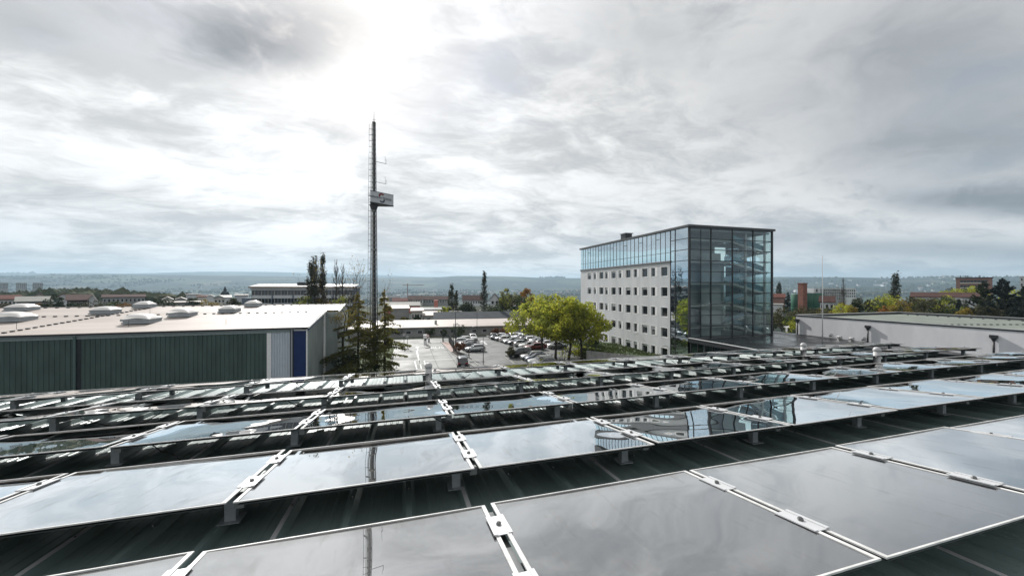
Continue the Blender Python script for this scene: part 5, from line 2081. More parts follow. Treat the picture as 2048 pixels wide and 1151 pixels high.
# the yellow-green trees beside the office
mp_ = [(1084, 709, 586, 10.2, 1, 'yellow-green leafy tree, leftmost of the group beside the office'),
       (1111, 717, 587, 8.6, 2, 'yellow-green leafy tree, second from left in the group beside the office'),
       (1137, 718, 589, 8.8, 3, 'yellow-green leafy tree, third from left in the group beside the office'),
       (1163, 718, 600, 9.0, 4, 'yellow-green leafy tree, rightmost of the group, overlapping the office wall')]
for (px, py, yt, cw_, sd, lb) in mp_:
    b = G(px, py)
    t_ = b.x * SA + b.y * CA
    broadleaf('plane_tree', lb, 'tree', (b.x, b.y, 0), CAMZ + (575 - yt) / F * t_, cw_, 3.2, [L_YG, L_YG2], sd, 7600, .40, 'trees beside the office', .75)
# conifers and birch in front of the mast
for (px, py, yt, bw, sd, lb, m2) in ((716, 742, 583, 12.5, 21, 'ragged dark conifer left of the mast in front of the hall gable', L_CON2),
                                     (769, 744, 578, 9.5, 22, 'thinner ragged conifer right of the mast', L_CON2)):
    b = G(px, py)
    t_ = b.x * SA + b.y * CA
    conifer('larch_tree', lb, (b.x, b.y, 0), CAMZ + (575 - yt) / F * t_, bw, L_CON, sd, 'conifers by the mast', .08, .34, .33, 2.7, .6, m2)
b = G(700, 736)
bare_tree('birch_tree', 'thin nearly leafless birch behind the left conifer', (b.x - 1.5, b.y + 3, 0), 17.0, 31, M_BARK, L_YE, 260, .38, None, .2)
b = G(665, 742)
bare_tree('bare_shrub_tree', 'sprawling yellow-leaved small tree against the hall gable', (b.x, b.y, 0), 9.5, 33, M_BARKL, L_YE, 900, .6, None, .22)
b = G(640, 745)
broadleaf('yellow_shrub', 'yellowing shrub at the foot of the hall gable', 'shrub', (b.x, b.y, 0), 3.4, 3.8, .4, [L_YE, L_GR], 35, 900, .22, None, .35, 2)
b = G(690, 743)
broadleaf('evergreen_shrub', 'dark green shrub under the left conifer', 'shrub', (b.x + .3, b.y, 0), 3.6, 5.0, .4, [L_DK, L_GR], 36, 1500, .24, None, .4, 2)
b = G(741, 744)
broadleaf('evergreen_shrub', 'dark green shrub at the foot of the mast', 'shrub', (b.x, b.y - 1, 0), 2.6, 4.5, .3, [L_DK], 37, 1200, .22, None, .4, 2)

# poplars
for (px, t_, yt, bw, sd, lb, dn, br_) in ((622, 108, 528, 4.2, 41, 'slender dark poplar, left of the pair before the office block with white bands', 1.5, .1), (629, 112, 517, 3.8, 42, 'slender dark poplar, tallest of the pair before the banded office block', 1.6, .1),
                                     (645, 110, 514, 2.8, 43, 'narrow dark poplar standing right of the poplar pair', 1.4, .15), (672, 116, 524, 4.0, 44, 'bare poplar with upright twigs right of the narrow poplar', .05, .9),
                                     (685, 118, 532, 4.0, 45, 'second bare poplar with upright twigs near the mast', .05, .9), (968, 150, 546, 4.0, 46, 'dark columnar poplar left of the white gabled house', 1.0, .35),
                                     (903, 160, 570, 4.0, 47, 'shorter dark poplar behind the dark grey roof', 1.0, .25), (912, 165, 582, 3.4, 48, 'short poplar just right of the shorter dark poplar', 1.0, .3),
                                     (1791, 150, 549, 4.4, 49, 'tall columnar poplar rising above the bushes right of the pole', 1.3, .1), (1558, 260, 567, 5, 50, 'distant small poplar right of the glass tower', 1.0, .2)):
    pos = ground_at(px, t_)
    poplar('poplar_tree', lb, pos, height_to(yt, t_, pos), bw, L_POP, sd, .4 * t_ / 110, dn, 'poplars behind the roofs', br_)
pos = ground_at(1676, 150)
bare_tree('bare_tree', 'bare spreading tree in front of the long grey block', pos, height_to(568, 150, pos), 55, M_BARK, None, 0, .6)
pos = ground_at(1687, 170)
poplar('bare_poplar', 'bare dark poplar right of the bare spreading tree', pos, height_to(557, 170, pos), 3.0, L_POP, 56, .4, .2, None, .8)

# trees and bushes: px, distance, top y, crown width (m), materials, label
bush = [
    (1565, 98, 612, 9, [L_BR, L_GR], 'brownish bush at the right edge of the glass tower'), (1590, 88, 628, 6, [L_GR, L_YG], 'light green bush at the corner of the white hall'),
    (1610, 118, 612, 10, [L_BR], 'twiggy brown bush in front of the green silos'), (1645, 120, 616, 8, [L_BR, L_YE], 'brown and yellow bush left of the yellow round tree'),
    (1690, 104, 598, 6.4, [L_YE, L_YG], 'round yellow tree standing behind the white hall'), (1712, 112, 600, 4, [L_DK], 'narrow dark tree right of the round yellow tree'),
    (1728, 130, 592, 9, [L_DK, L_BR], 'dark green tree behind the white hall, left of the willow'), (1775, 128, 584, 10, [L_YG, L_GR], 'pale yellow-green willow-like tree left of the tall poplar'),
    (1768, 112, 610, 3.5, [L_OR], 'small bright orange tree in the hedge'), (1800, 118, 598, 8, [L_YE, L_BR], 'yellowish tree under the tall poplar'),
    (1835, 122, 596, 10, [L_BR, L_GR], 'brown-green tree in front of the long red roof'), (1868, 118, 598, 9, [L_BR], 'brown bush in front of the long red roof, second from left'),
    (1893, 116, 588, 9, [L_GR, L_YG], 'tall light green tree in front of the long red roof'), (1930, 100, 612, 4.5, [L_YE], 'small yellow bush below the white house'),
    (1902, 180, 574, 13, [L_YG, L_BR], 'yellow-green tree below the brick high-rise, left one'), (1940, 185, 573, 14, [L_YG, L_GR], 'yellow-green tree below the brick high-rise, right one'),
    (1965, 100, 610, 8, [L_BR, L_DK], 'brown bush below the dark cedars'), (2005, 98, 608, 8, [L_BR], 'brown bush at the foot of the big cedar'),
    (2040, 96, 600, 8, [L_BR, L_GR], 'brown-green tree at the right edge of the photo'), (2030, 160, 574, 10, [L_YG, L_BR], 'yellowish tree behind the big cedar'),
    (1745, 105, 618, 6, [L_GR], 'green bush just above the white hall roof'), (1850, 104, 614, 7, [L_BR, L_DK], 'dark brown bush just above the grey-green roof'),
    (1905, 103, 612, 7, [L_GR, L_DK], 'green bush just above the grey-green roof, below the tall light green tree'),
    (1822, 126, 593, 8, [L_BR, L_GR], 'brown-green tree at the left end of the long red roof'), (1852, 128, 594, 9, [L_BR, L_YG2], 'olive-brown tree before the left half of the long red roof'),
    (1878, 130, 594, 8, [L_YG2, L_BR], 'olive tree before the middle of the long red roof'), (1912, 124, 597, 7, [L_BR, L_DK], 'dark brown tree before the right half of the long red roof'),
    (1755, 134, 590, 9, [L_YG2, L_GR], 'olive tree just left of the pale willow-like tree'), (1660, 112, 612, 7, [L_BR, L_GR], 'brown-green bush below the white house with dormer'),
    (1622, 104, 622, 6, [L_BR, L_GR], 'brown bush at the left end of the white hall'), (1548, 108, 620, 6, [L_GR, L_BR], 'green bush touching the right side of the tower'),
    # centre, behind the low buildings
    (1040, 150, 590, 9, [L_GR, L_BR], 'green tree left of the yellow-green group, behind the dark roof'), (1012, 165, 574, 8, [L_YG2, L_BR], 'tall olive tree right of the white gabled house'),
    (1025, 175, 583, 12, [L_BR, L_YG2], 'wide olive-brown tree behind the dark roof'), (1052, 190, 576, 9, [L_OR, L_YE], 'orange-brown tree peeking above the yellow-green group'),
    (990, 140, 607, 9, [L_GR, L_DK], 'green bush right of the columnar poplar'), (935, 150, 604, 8, [L_DK], 'dark bush between the two columnar poplars'),
    (893, 138, 612, 6, [L_YG, L_GR], 'light green bush left of the shorter poplar'), (1005, 180, 592, 8, [L_GR], 'green tree behind the white gabled house'),
    (835, 128, 628, 2.6, [L_DK], 'small dark bush beside the white low house'), (808, 126, 632, 3.5, [L_GR, L_YE], 'yellow-green shrub left of the white low house'),
    # around the poplars on the left
    (612, 100, 590, 8, [L_YG2, L_GR], 'olive tree at the foot of the slender poplars'), (660, 102, 586, 8, [L_YE, L_BR], 'yellow-brown tree right of the slender poplars'),
    (690, 104, 580, 8, [L_BR, L_YG2], 'brownish tree behind the birch'), (600, 120, 596, 6, [L_GR], 'green bush before the banded office block'),
    # behind the cream roof
    (112, 110, 585, 5.5, [L_DK], 'dark pointed tree between the grey barn and the red roofs'), (330, 120, 597, 9, [L_DK, L_BR], 'dark bush behind the cream roof, left of yellow tree'),
    (418, 118, 597, 8, [L_YE, L_BR], 'golden tree behind the cream roof'), (385, 135, 594, 5, [L_DK], 'small dark tree left of the golden tree'),
    (465, 125, 596, 7, [L_DK, L_BR], 'dark brown tree left of the banded office block'), (85, 112, 602, 7, [L_BR, L_OR], 'brown hedge tree in front of the grey barn'),
    (150, 112, 604, 8, [L_DK, L_BR], 'dark hedge tree right of the pointed tree'), (190, 114, 603, 9, [L_BR, L_DK], 'brown hedge tree in front of the dark red roof'),
    (228, 118, 601, 7, [L_GR, L_OR], 'green hedge tree in front of the long dark red roof'), (262, 122, 600, 8, [L_OR, L_BR], 'orange-brown hedge tree behind the small skylight'),
    (20, 108, 604, 9, [L_DK, L_BR], 'dark hedge tree at the left edge of the photo'),
]
for i, (px, t_, yt, cw_, ms, lb) in enumerate(bush):
    pos = ground_at(px, t_)
    H = max(1.5, height_to(yt, t_, pos))
    lf = .36 * (t_ / 105) ** .8
    broadleaf('broadleaf_tree' if H > 5 else 'shrub', lb, 'tree' if H > 5 else 'shrub', pos, H, cw_, H * (.22 if H > 6 else .12), ms, 100 + i, int(1500 + 130 * H), lf, 'trees and bushes behind the roofs', .55, 2, None)
# big cedars
for (px, t_, yt, bw, sd, lb) in ((1968, 104, 562, 9.5, 61, 'broad dark green conifer left of the big cedar'), (2005, 98, 556, 11.0, 62, 'big blue-green cedar in front of the sky at the right'),
                                 (2046, 92, 572, 7, 63, 'dark conifer cut by the right edge of the photo'), (1918, 104, 598, 4.0, 64, 'slim dark conifer left of the white house'),
                                 (1576, 190, 583, 5, 65, 'dark fir in front of the far red roof, right of the tower')):
    pos = ground_at(px, t_)
    conifer('cedar_tree', lb, pos, height_to(yt, t_, pos), bw, L_CEDAR if sd != 61 else L_DK, sd, 'dark conifers on the right', .06, -.25 if sd < 63 else .1, .5, 2.6, .3)
# shrubs in the car park
for i, (px, py, h, w_, ms, lb) in enumerate(((919, 705, 2.6, 2.6, [L_RED], 'red-brown shrub at the head of the silver car row'), (1022, 714, 2.2, 2.4, [L_BR], 'twiggy brown shrub beside the black minivan'),
                                       (993, 671, 2.2, 3.0, [L_RED], 'rusty shrub in front of the long building, left one'), (1009, 671, 2.6, 3.2, [L_RED, L_OR], 'rusty shrub in front of the long building, right one'),
                                       (862, 672, 2.4, 3.6, [L_GR, L_DK], 'round green shrub in front of the long building'), (888, 672, 2.0, 1.6, [L_GR], 'pale narrow shrub in front of the long building'),
                                       (918, 673, 3.6, 4.4, [L_DK, L_GR], 'large green shrub behind the fence masts'), (808, 672, 3.0, 4.5, [L_GR, L_DK], 'wide green shrub left in front of the long building'),
                                       (1155, 714, 1.9, 7.0, [L_YG, L_GR], 'low yellow-green hedge under the trees beside the retaining wall'), (790, 673, 2.6, 4.0, [L_DK], 'dark green shrub behind the right conifer'),
                                       (1185, 706, 1.6, 4.0, [L_DK, L_GR], 'dark low hedge on top of the retaining wall'))):
    b = G(px, py)
    broadleaf('shrub', lb, 'shrub', (b.x, b.y, 0 if i != 10 else 1.6), h, w_, h * .12, ms, 300 + i, 1100, .24, 'shrubs around the car park', .4, 2)
rng = np.random.default_rng(77)
# ground cover on the bank
P = []
while len(P) < 5000:
    u, v = rng.random(), rng.random()
    x = wa.x + (XB - wa.x) * u
    y = (wa.y - 10.5 * (x - wa.x) / 9.5) if x < wa.x + 9.5 else wa.y - 10
    y += (wa.y + 12 - y) * v
    P.append((x, y, 1.62 - .85 * sstep(wa.x, XB, x) + rng.random() * .25))
gc = link('ground_cover_plants', leaves_mesh('ground_cover_plants', np.array(P), 1, .34, L_GR, rng))
gc['kind'] = 'stuff'
gc['label'] = 'low green ground cover on the bank beside the office'

# ------------------------------------------------------------------ buildings further off
def house(name, label, cat, px0, px1, t0, t1, ybase, eave, ridge, depth, wallm, roofm, rows=0, cols=0, roof='gable', over=.4, winh=1.3, group=None, gable_front=False, winw=None, face=True):
    """front wall runs between two photo columns at the given distances; eave, ridge: photo rows at the left end"""
    if face:
        t1 = t0 * math.cos(math.atan((px1 - 1024) / F)) / math.cos(math.atan((px0 - 1024) / F))
    A, B = W(px0, 575, t0), W(px1, 575, t1)
    z0 = min(terrain(A.x, A.y), terrain(B.x, B.y)) - .5 if ybase is None else ybase
    ze = CAMZ + (575 - eave) / F * t0
    wv = Vector((B.x - A.x, B.y - A.y, 0))
    Lw = wv.length
    rz = math.atan2(wv.y, wv.x)
    zr = ze + (eave - ridge) / F * (t0 + depth * .5) * (1.0 if roof != 'flat' else 0)
    # ridge row is read at the ridge's own distance
    zr = CAMZ + (575 - ridge) / F * (t0 + depth * .5)
    t = thing(name, label, cat, (A.x, A.y, z0), rz, group)
    he, hr = ze - z0, zr - z0
    w_ = MB()
    if roof == 'flat':
        w_.box(0, 0, 0, Lw, depth, he)
        w_.build('wall', wallm, t)
        MB().box(-over, -over, he + .002, Lw + over, depth + over, he + max(.25, hr - he)).build('roof', roofm, t)
    elif gable_front:
        w_.prism([(0, 0, 0), (Lw, 0, 0), (Lw, 0, he), (Lw / 2, 0, hr), (0, 0, he)], (0, depth, 0))
        w_.build('wall', wallm, t)
        r_ = MB()
        for s in (0, 1):
            a, b = ((-over, he - over * (hr - he) / (Lw / 2)), (Lw / 2, hr)) if s == 0 else ((Lw + over, he - over * (hr - he) / (Lw / 2)), (Lw / 2, hr))
            r_.prism([(a[0], -over, a[1] + .02), (b[0], -over, b[1] + .02), (b[0], -over, b[1] + .22), (a[0], -over, a[1] + .22)], (0, depth + 2 * over, 0))
        r_.build('roof', roofm, t)
    else:
        w_.prism([(0, 0, 0), (0, depth, 0), (0, depth, he), (0, depth / 2, hr), (0, 0, he)], (Lw, 0, 0))
        w_.build('wall', wallm, t)
        r_ = MB()
        k = (hr - he) / (depth / 2)
        for s in (0, 1):
            ya, za = (-over, he - over * k) if s == 0 else (depth + over, he - over * k)
            r_.prism([(-over, ya, za + .02), (-over, depth / 2, hr + .02), (-over, depth / 2, hr + .25), (-over, ya, za + .25)], (Lw + 2 * over, 0, 0))
        r_.build('roof', roofm, t)
    if rows and cols:
        ww = winw or min(1.4, Lw / cols * .5)
        fm = MB().box(-ww / 2 - .1, -.05, -.1, ww / 2 + .1, -.002, winh + .1).mesh('window', M_OFFW)
        pmz = MB().box(-ww / 2, -.07, 0, ww / 2, -.052, winh).mesh('pane', M_WIN)
        for rr in range(rows):
            z = he - 2.2 - rr * 3.0
            if z < .4:
                break
            for c in range(cols):
                o = link('window', fm, t, (Lw * (c + .5) / cols, 0, z))
                link('pane', pmz, o)
    return t, Lw, he, hr


# long low building with pale roof behind the car park
lb_, Lw, he, hr = house('long_low_building', 'long low building with pale sheet roof behind the car park', 'building', 700, 1120, 101 - 5.8, 101 + 6.3, 0, 657.5, 642.5, 22, M_GREYW, M_ROOFW, 0, 0, over=.7, face=False)
for i in range(20):
    o = MB().box(2.2 + i * 2.9, -.05, .8, 3.6 + i * 2.9, -.004, 1.7).build('window', M_OFFW, lb_)
    MB().box(2.3 + i * 2.9, -.07, .88, 3.5 + i * 2.9, -.052, 1.62).build('pane', M_WIN, o)
MB().tube([(21.6, 3.5, he + .4), (21.6, 3.5, he + 1.6)], .35, 10).build('roof_vent', M_GREYPL, lb_)
house('dark_roofed_shed', 'long shed with dark slate-grey roof behind the long low building', 'building', 869, 1042, 124, 130, None, 638, 624.5, 13, M_GREYW, M_SLATE, face=False)
house('white_flat_building', 'flat white-roofed building left of the dark roof', 'building', 838, 952, 142, 148, None, 631, 624, 26, M_OFFW, M_ROOFW, 1, 9, 'gable', .5)
house('white_low_house', 'low white house with dark eaves left of the white flat roof', 'building', 823, 845, 132, 133, None, 622.5, 617, 20, M_CREAMW, M_ROOFW, 1, 4, 'flat', .5)
house('grey_gabled_hall', 'grey sheet hall with pale roof right of the conifers', 'building', 782, 818, 134, 136, None, 617, 612.5, 24, M_GREYW, M_ROOFW, 0, 0, 'flat', .4)
house('red_banded_hall', 'hall with pale roof and red fascia behind the grey hall', 'building', 770, 840, 190, 194, None, 611.5, 604, 22, M_ORANGEW, M_GREYROOF, 0, 0)
house('pale_flat_hall', 'pale flat hall with dark fascia before the shorter poplar', 'building', 842, 884, 170, 172, None, 620, 616, 20, M_CREAMW, M_DARK, 0, 0, 'flat', .3)
house('salmon_block', 'small salmon-coloured block standing above the white roofs', 'building', 868, 876, 200, 200, None, 601, 599.5, 5, M_ORANGEW, M_ORANGEW, 0, 0, 'flat', .1)
house('white_gabled_house', 'white house with dark roof and gable end right of the columnar poplar', 'house', 981, 998, 165, 172, None, 597, 586, 13, M_OFFW, M_SLATE, 2, 2, gable_front=True)
for (a, b, t0, e, r_, d, wm, rm2, rw_, cl_, lb) in (
        (816, 845, 290, 598.5, 591, 14, M_CREAMW, M_BROWNTILE, 2, 6, 'red-brown roofed house with dormers, left of the long row in the middle distance'),
        (846, 900, 300, 598.5, 591.5, 14, M_GREYW, M_BROWNTILE, 3, 10, 'long brown-roofed apartment row in the middle distance'),
        (925, 965, 280, 600, 590, 14, M_OFFW, M_BROWNTILE, 2, 8, 'brown mansard house with white dormers left of the columnar poplar'),
        (785, 815, 280, 602, 595.5, 14, M_GREYW, M_REDTILE, 0, 0, 'dark red roof right of the conifers'),
        (775, 800, 380, 595, 591, 16, M_GREYW, M_SLATE, 0, 0, 'small dark roof behind the conifers')):
    house('apartment_house', lb, 'house', a, b, t0, t0 + 4, None, e, r_, d, wm, rm2, rw_, cl_, group='houses in the middle distance', winh=1.5)

# banded office block on the left
ob_, Lw, he, hr = house('banded_office_block', 'blue-grey office block with white bands and pale roof behind the cream hall', 'building', 503, 706, 138, 146, None, 575.5, 572, 16, M_BLUEGREY, M_ROOFW, 0, 0, 'flat', .8, face=False)
for rr in range(4):
    z = he - 2.6 - 3.0 * rr
    for c in range(16):
        x = Lw * (c + .08) / 16
        x1 = Lw * (c + .92) / 16
        w_ = MB().box(x, -.06, z, x1, -.004, z + 1.7).build('window', M_WIN if rr else M_INTD, ob_)
        MB().box((x + x1) / 2 - .05, -.09, z, (x + x1) / 2 + .05, -.062, z + 1.7).build('glazing_bar', M_OFFW, w_)
    if rr:
        for c in range(5):
            MB().box(Lw * (c + .03) / 5, -.10, z + 1.75, Lw * (c + .94) / 5, -.004, z + 2.95).build('white_band', M_OFFW, ob_)
MB().box(-.3, -.3, he - .75, Lw + .3, -.004, he - .1).build('fascia', M_OFFW, ob_)
MB().prism([(-.8, -.8, he + .5), (Lw + .8, -.8, he + .5), (Lw + .8, 8, he + 1.5), (-.8, 8, he + 1.5)], (0, 0, .12)).build('roof_slope', M_ROOFW, ob_)
MB().box(Lw * .40, 4, he + .4, Lw * .50, 7, he + 2.3).build('roof_plant', M_DARK, ob_)
MB().box(-3.6, 1, 0, -.02, 14, he - 3.6).build('side_wing', M_BLUEGREY, ob_)
house('pale_industrial_block', 'pale industrial block left of the banded office block', 'building', 470, 496, 150, 150, None, 590, 588.5, 14, M_OFFW, M_ROOFW, 0, 0, 'flat', .3)

# roofs behind the cream hall
far_left = [(0, 40, 150, 598, 590, 14, M_CREAMW, M_REDTILE, 1, 5, 0, 'red-roofed house at the left edge with roof windows'),
            (33, 103, 130, 603, 593, 16, M_GREYW, M_GREYROOF, 0, 0, 0, 'grey barn with wide fibre-cement roof behind the cream hall'),
            (70, 88, 190, 592, 586, 10, M_CREAMW, M_REDTILE, 0, 0, 1, 'small red house behind the grey barn'),
            (118, 136, 180, 592, 586, 10, M_OFFW, M_REDTILE, 0, 0, 1, 'small house with pale gable right of the pointed tree'),
            (134, 182, 150, 600, 589, 16, M_BROWNTILE, M_BROWNTILE, 1, 6, 0, 'large dark red house with hipped roof'),
            (178, 192, 152, 598, 588, 14, M_OFFW, M_ROOFW, 0, 0, 1, 'bright white gable beside the large dark red house'),
            (205, 290, 185, 594, 589, 13, M_GREYW, M_BROWNTILE, 1, 10, 0, 'long grey apartment row with dark red roof'),
            (326, 345, 180, 598, 593, 12, M_CREAMW, M_ROOFW, 0, 0, 1, 'cream gabled house right of the long apartment row'),
            (352, 372, 200, 598, 594, 12, M_GREYW, M_ROOFW, 0, 0, 1, 'small pale-roofed house before the valley'),
            (335, 405, 140, 605, 603, 14, M_GREYW, M_ROOFW, 0, 0, 2, 'flat pale roof just behind the cream hall'),
            (395, 420, 240, 593, 590, 14, M_CREAMW, M_REDTILE, 0, 0, 0, 'red roof left of the golden tree'),
            (414, 428, 230, 592, 589, 12, M_OFFW, M_ROOFW, 0, 0, 1, 'white gabled house behind the golden tree'),
            (428, 450, 210, 596, 591, 12, M_CREAMW, M_SLATE, 1, 3, 1, 'cream house with dark roof right of the golden tree'),
            (440, 462, 260, 594, 590, 12, M_OFFW, M_ROOFW, 0, 0, 0, 'pale roof left of the pale industrial block'),
            (372, 402, 300, 588.5, 587, 12, M_OFFW, M_ROOFW, 0, 0, 2, 'long flat white roof in front of the valley')]
for (a, b, t0, e, r_, d, wm, rm2, rw_, cl_, gf, lb) in far_left:
    house('house', lb, 'house', a, b, t0, t0 + 2, None, e, r_, d, wm, rm2, rw_, cl_, 'flat' if gf == 2 else 'gable', .5, 1.3, 'houses behind the cream hall', gf == 1)
for (a, b, t0, yt, lb) in ((0, 16, 800, 565, 'far grey tower block at the left edge'), (32, 54, 820, 565, 'far grey tower block, middle one of three on the wooded rise'), (65, 86, 780, 565, 'far pale tower block, right one of three on the wooded rise')):
    house('tower_block', lb, 'building', a, b, t0, t0 + 6, None, yt, yt - .6, 18, M_GREYW, M_OFFW, 4, 6, 'flat', .6, 1.8, 'tower blocks on the wooded rise')
# church
p = ground_at(450, 330)
t = thing('church_tower', 'dark pointed church tower rising before the blue hills', 'church', p)
hh = height_to(572, 330, p)
MB().box(-2.6, -2.6, 0, 2.6, 2.6, hh - 7).build('shaft', M_BLUEGREY, t)
MB().lathe([(3.6, hh - 7), (2.4, hh - 4.5), (1.3, hh - 4.2), (1.2, hh - 2.6), (.2, hh)], 8).build('spire', M_SLATE, t)

# right: silos, chimney, houses, high-rise
for i, (px, r_) in enumerate(((1598, 3.1), (1614, 2.6), (1624, 2.9), (1633, 2.8))):
    p = ground_at(px, 175)
    h = height_to(587 if i == 0 else 585, 175, p)
    t = thing('silo', 'green round silo, %s from the left beside the brick chimney' % ORD[i], 'silo', p, 0, 'green silos')
    MB().lathe([(r_, 0), (r_, h - .4), (r_ * .96, h)], 18).build('shell', M_TEALSILO, t, smooth=True)
    for z in (h * .35, h * .7, h * .95):
        MB().lathe([(r_ + .06, z - .12), (r_ + .06, z + .12)], 18).build('hoop', M_TEALSILO, t)
p = ground_at(1605, 168)
h = height_to(565, 168, p)
t = thing('brick_chimney', 'thick red-brick chimney between the green silos', 'chimney', p)
MB().box(-1.2, -1.2, 0, 1.2, 1.2, h).build('shaft', M_BRICK, t)
MB().box(-1.35, -1.35, h - .5, 1.35, 1.35, h + .002).build('crown_course', M_BRICK, t)
p = ground_at(1627, 176)
t = thing('rooftop_box', 'small white cabin on top of the green silos', 'cabin', (p[0], p[1], CAMZ + (575 - 585) / F * 176))
MB().box(-2, -1.5, 0, 2.2, 1.5, 2.3).build('cabin', M_OFFW, t)
MB().box(-.5, -1.56, .5, .4, -1.502, 1.9).build('window', M_WIN, t)
house('white_brown_house', 'white house with brown roof and dormer behind the thin pole', 'house', 1640, 1668, 135, 124, None, 603, 592, 8, M_OFFW, M_BROWNTILE, 1, 3)
house('far_red_roof_house', 'house with red roof and roof lights right of the tower', 'house', 1546, 1570, 200, 204, None, 594, 587, 13, M_BRICKP, M_REDTILE, 0, 0)
house('low_white_wall_building', 'low pale building right of the tower foot', 'building', 1546, 1566, 150, 152, None, 609, 607, 12, M_OFFW, M_GREYROOF, 0, 0, 'flat', .3)
house('long_grey_block', 'long pale grey slab block beyond the bare tree', 'building', 1634, 1704, 420, 428, None, 577, 575.6, 14, M_GREYW, M_OFFW, 4, 16, 'flat', .3, 1.6)
house('grey_block_end', 'grey block with dark stairwell right of the long slab block', 'building', 1690, 1711, 400, 402, None, 578, 576, 14, M_OFFW, M_OFFW, 3, 5, 'flat', .3, 1.8)
house('long_red_roof_block', 'long apartment house with deep red-brown roof behind the trees', 'house', 1822, 1962, 150, 158, None, 593, 584.5, 13, M_OFFW, M_BROWNTILE, 2, 12)
house('white_apartment_end', 'white apartment gable with small windows among the dark conifers', 'house', 1928, 1951, 134, 136, None, 594, 588, 12, M_OFFW, M_BROWNTILE, 3, 3, over=.5, winh=1.4)
hrb, Lw, he, hr = house('brick_high_rise', 'brick-red high-rise with rows of loggias above the trees', 'building', 1912, 1985, 230, 238, None, 556, 555.2, 16, M_BRICKP, M_BROWNTILE, 0, 0, 'flat', .4)
for rr in range(6):
    for c in range(8):
        z = he - 2.9 - rr * 3.0
        x = Lw * (.12 + .76 * c / 8)
        o = MB().box(x, -.06, z, x + Lw * .085, -.004, z + 1.7).build('loggia', M_WIN, hrb)
        MB().box(x - .05, -.30, z - .35, x + Lw * .085 + .05, -.065, z + .35).build('balcony_front', M_CREAMW, o)
for x in (.12, .28, .33, .67):
    MB().tube([(Lw * x, 5, he), (Lw * x, 5, he + 1.8)], .2, 6).build('roof_vent', M_DARK, hrb)
house('pale_high_rise', 'pale high-rise cut by the right edge of the photo', 'building', 2040, 2075, 220, 224, None, 553, 552.4, 14, M_OFFW, M_OFFW, 5, 5, 'flat', .3)
p = ground_at(815, 900)
t = thing('tower_crane', 'thin distant tower crane above the town', 'crane', p)
h = CAMZ + (575 - 566) / F * 900 - p[2]
MB().bar((0, 0, 0), (0, 0, h), 1.6, 1.6).build('crane_mast', M_BRICK, t)
MB().bar((-12, 0, h - 4), (38, 0, h - 4), 1.2, 1.2).build('jib', M_BRICK, t)

# the hazy town on the valley slopes: small houses, each an object
rng = np.random.default_rng(5)
hm = []
for (w_, d, e, r_, wm, rm2) in ((11, 9, 6, 10, M_OFFW, M_REDTILE), (16, 10, 8, 12, M_CREAMW, M_BROWNTILE), (26, 12, 10, 13.5, M_OFFW, M_GREYROOF), (9, 8, 5, 9, M_CREAMW, M_REDTILE), (42, 16, 8, 8.6, M_OFFW, M_ROOFW)):
    wmesh = MB().prism([(-w_ / 2, -d / 2, -3), (-w_ / 2, d / 2, -3), (-w_ / 2, d / 2, e), (-w_ / 2, 0, r_), (-w_ / 2, -d / 2, e)], (w_, 0, 0)).mesh('wall', wm)
    rb = MB()
    for s in (-1, 1):
        rb.prism([(-w_ / 2 - .4, s * (d / 2 + .5), e - .2), (-w_ / 2 - .4, 0, r_ + .05), (-w_ / 2 - .4, 0, r_ + .4), (-w_ / 2 - .4, s * (d / 2 + .5), e + .2)], (w_ + .8, 0, 0))
    hm.append((wmesh, rb.mesh('roof', rm2)))
nH = 0
zones = [((770, 1160), (1500, 3600), 120, 'small house in the hazy town on the far valley slope', 'houses of the hazy town'), ((20, 330), (650, 1000), 16, 'small house among the trees of the wooded rise at the left', 'houses on the wooded rise'),
         ((340, 760), (1400, 3400), 26, 'tiny house in the blue valley left of the mast', 'houses in the left valley'), ((1550, 1920), (1200, 3800), 60, 'tiny house on the hazy plain right of the tower', 'houses on the right-hand plain')]
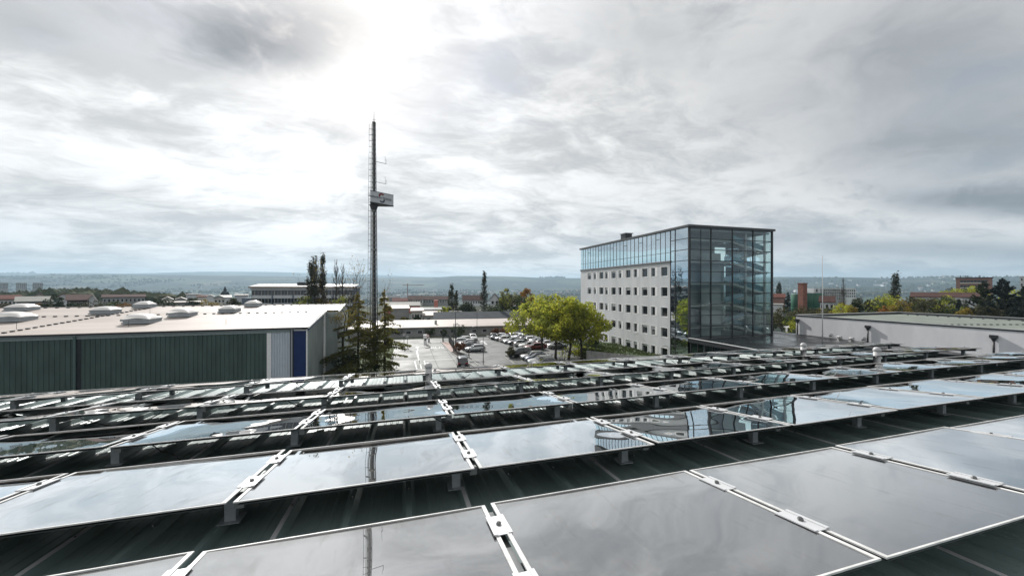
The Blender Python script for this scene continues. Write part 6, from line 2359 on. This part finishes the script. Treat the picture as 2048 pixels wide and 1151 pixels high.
for (pr, rr, n, lb, gp) in zones:
    for i in range(n):
        px = rng.uniform(*pr)
        t_ = rng.uniform(*rr)
        pos = ground_at(px, t_)
        k = rng.choice(5, p=[.34, .24, .14, .22, .06])
        t = thing('distant_house', lb, 'house', pos, rng.uniform(0, 3.14), gp)
        s = rng.uniform(1.0, 1.7) if rr[0] > 1000 else rng.uniform(.6, .9)
        t.scale = (s, s, s)
        link('wall', hm[k][0], t)
        link('roof', hm[k][1], t)

# far woods that read as one mass
def woods(name, label, n, pxr, tr, size, mat, seed, cluster=.0016):
    rng = np.random.default_rng(seed)
    bm = bmesh.new()
    bmesh.ops.create_icosphere(bm, subdivisions=1, radius=1)
    base = np.array([v.co[:] for v in bm.verts])
    tri = np.array([[v.index for v in f.verts] for f in bm.faces])
    bm.free()
    V, Fc = [], []
    off = 0
    cnt = 0
    tries = 0
    while cnt < n and tries < n * 12:
        tries += 1
        px = rng.uniform(*pxr)
        t_ = rng.uniform(*tr)
        p = W(px, 575, t_)
        if cluster and mnoise.noise((p.x * cluster, p.y * cluster, seed)) < .02:
            continue
        z = terrain(p.x, p.y)
        s = rng.uniform(*size)
        v = base * (1 + rng.normal(size=(len(base), 1)) * .16) * np.array([s, s, s * rng.uniform(.9, 1.3)]) + np.array([p.x, p.y, z + s * .5])
        V.append(v)
        Fc.append(tri + off)
        off += len(base)
        cnt += 1
    V = np.concatenate(V)
    Fc = np.concatenate(Fc)
    me = bpy.data.meshes.new(name)
    me.from_pydata(V.tolist(), [], Fc.tolist())
    me.materials.append(mat)
    o = link(name, me)
    o['kind'] = 'stuff'
    o['label'] = label


M_WOOD = pm('wood_mass', (0.040, 0.052, 0.022), (0.075, 0.072, 0.030), 0.02, rough=0.95, island=0.7, spec=0.1)
woods('wooded_rise', 'dark autumn wood covering the rise at the left', 4200, (-80, 480), (300, 1150), (3.3, 6.4), M_WOOD, 3, .0)
woods('valley_trees', 'garden and park trees between the houses in the valley', 4600, (-60, 1200), (1000, 3600), (4, 8), M_WOOD, 4, .0035)
woods('plain_trees', 'hazy tree belts on the plain at the right', 1500, (1540, 2080), (420, 4200), (5, 12), M_WOOD, 6, .003)
woods('ridge_forest', 'forest along the nearer of the far ridges', 2600, (-80, 1130), (5300, 6150), (12, 24), M_WOOD, 8, .0005)
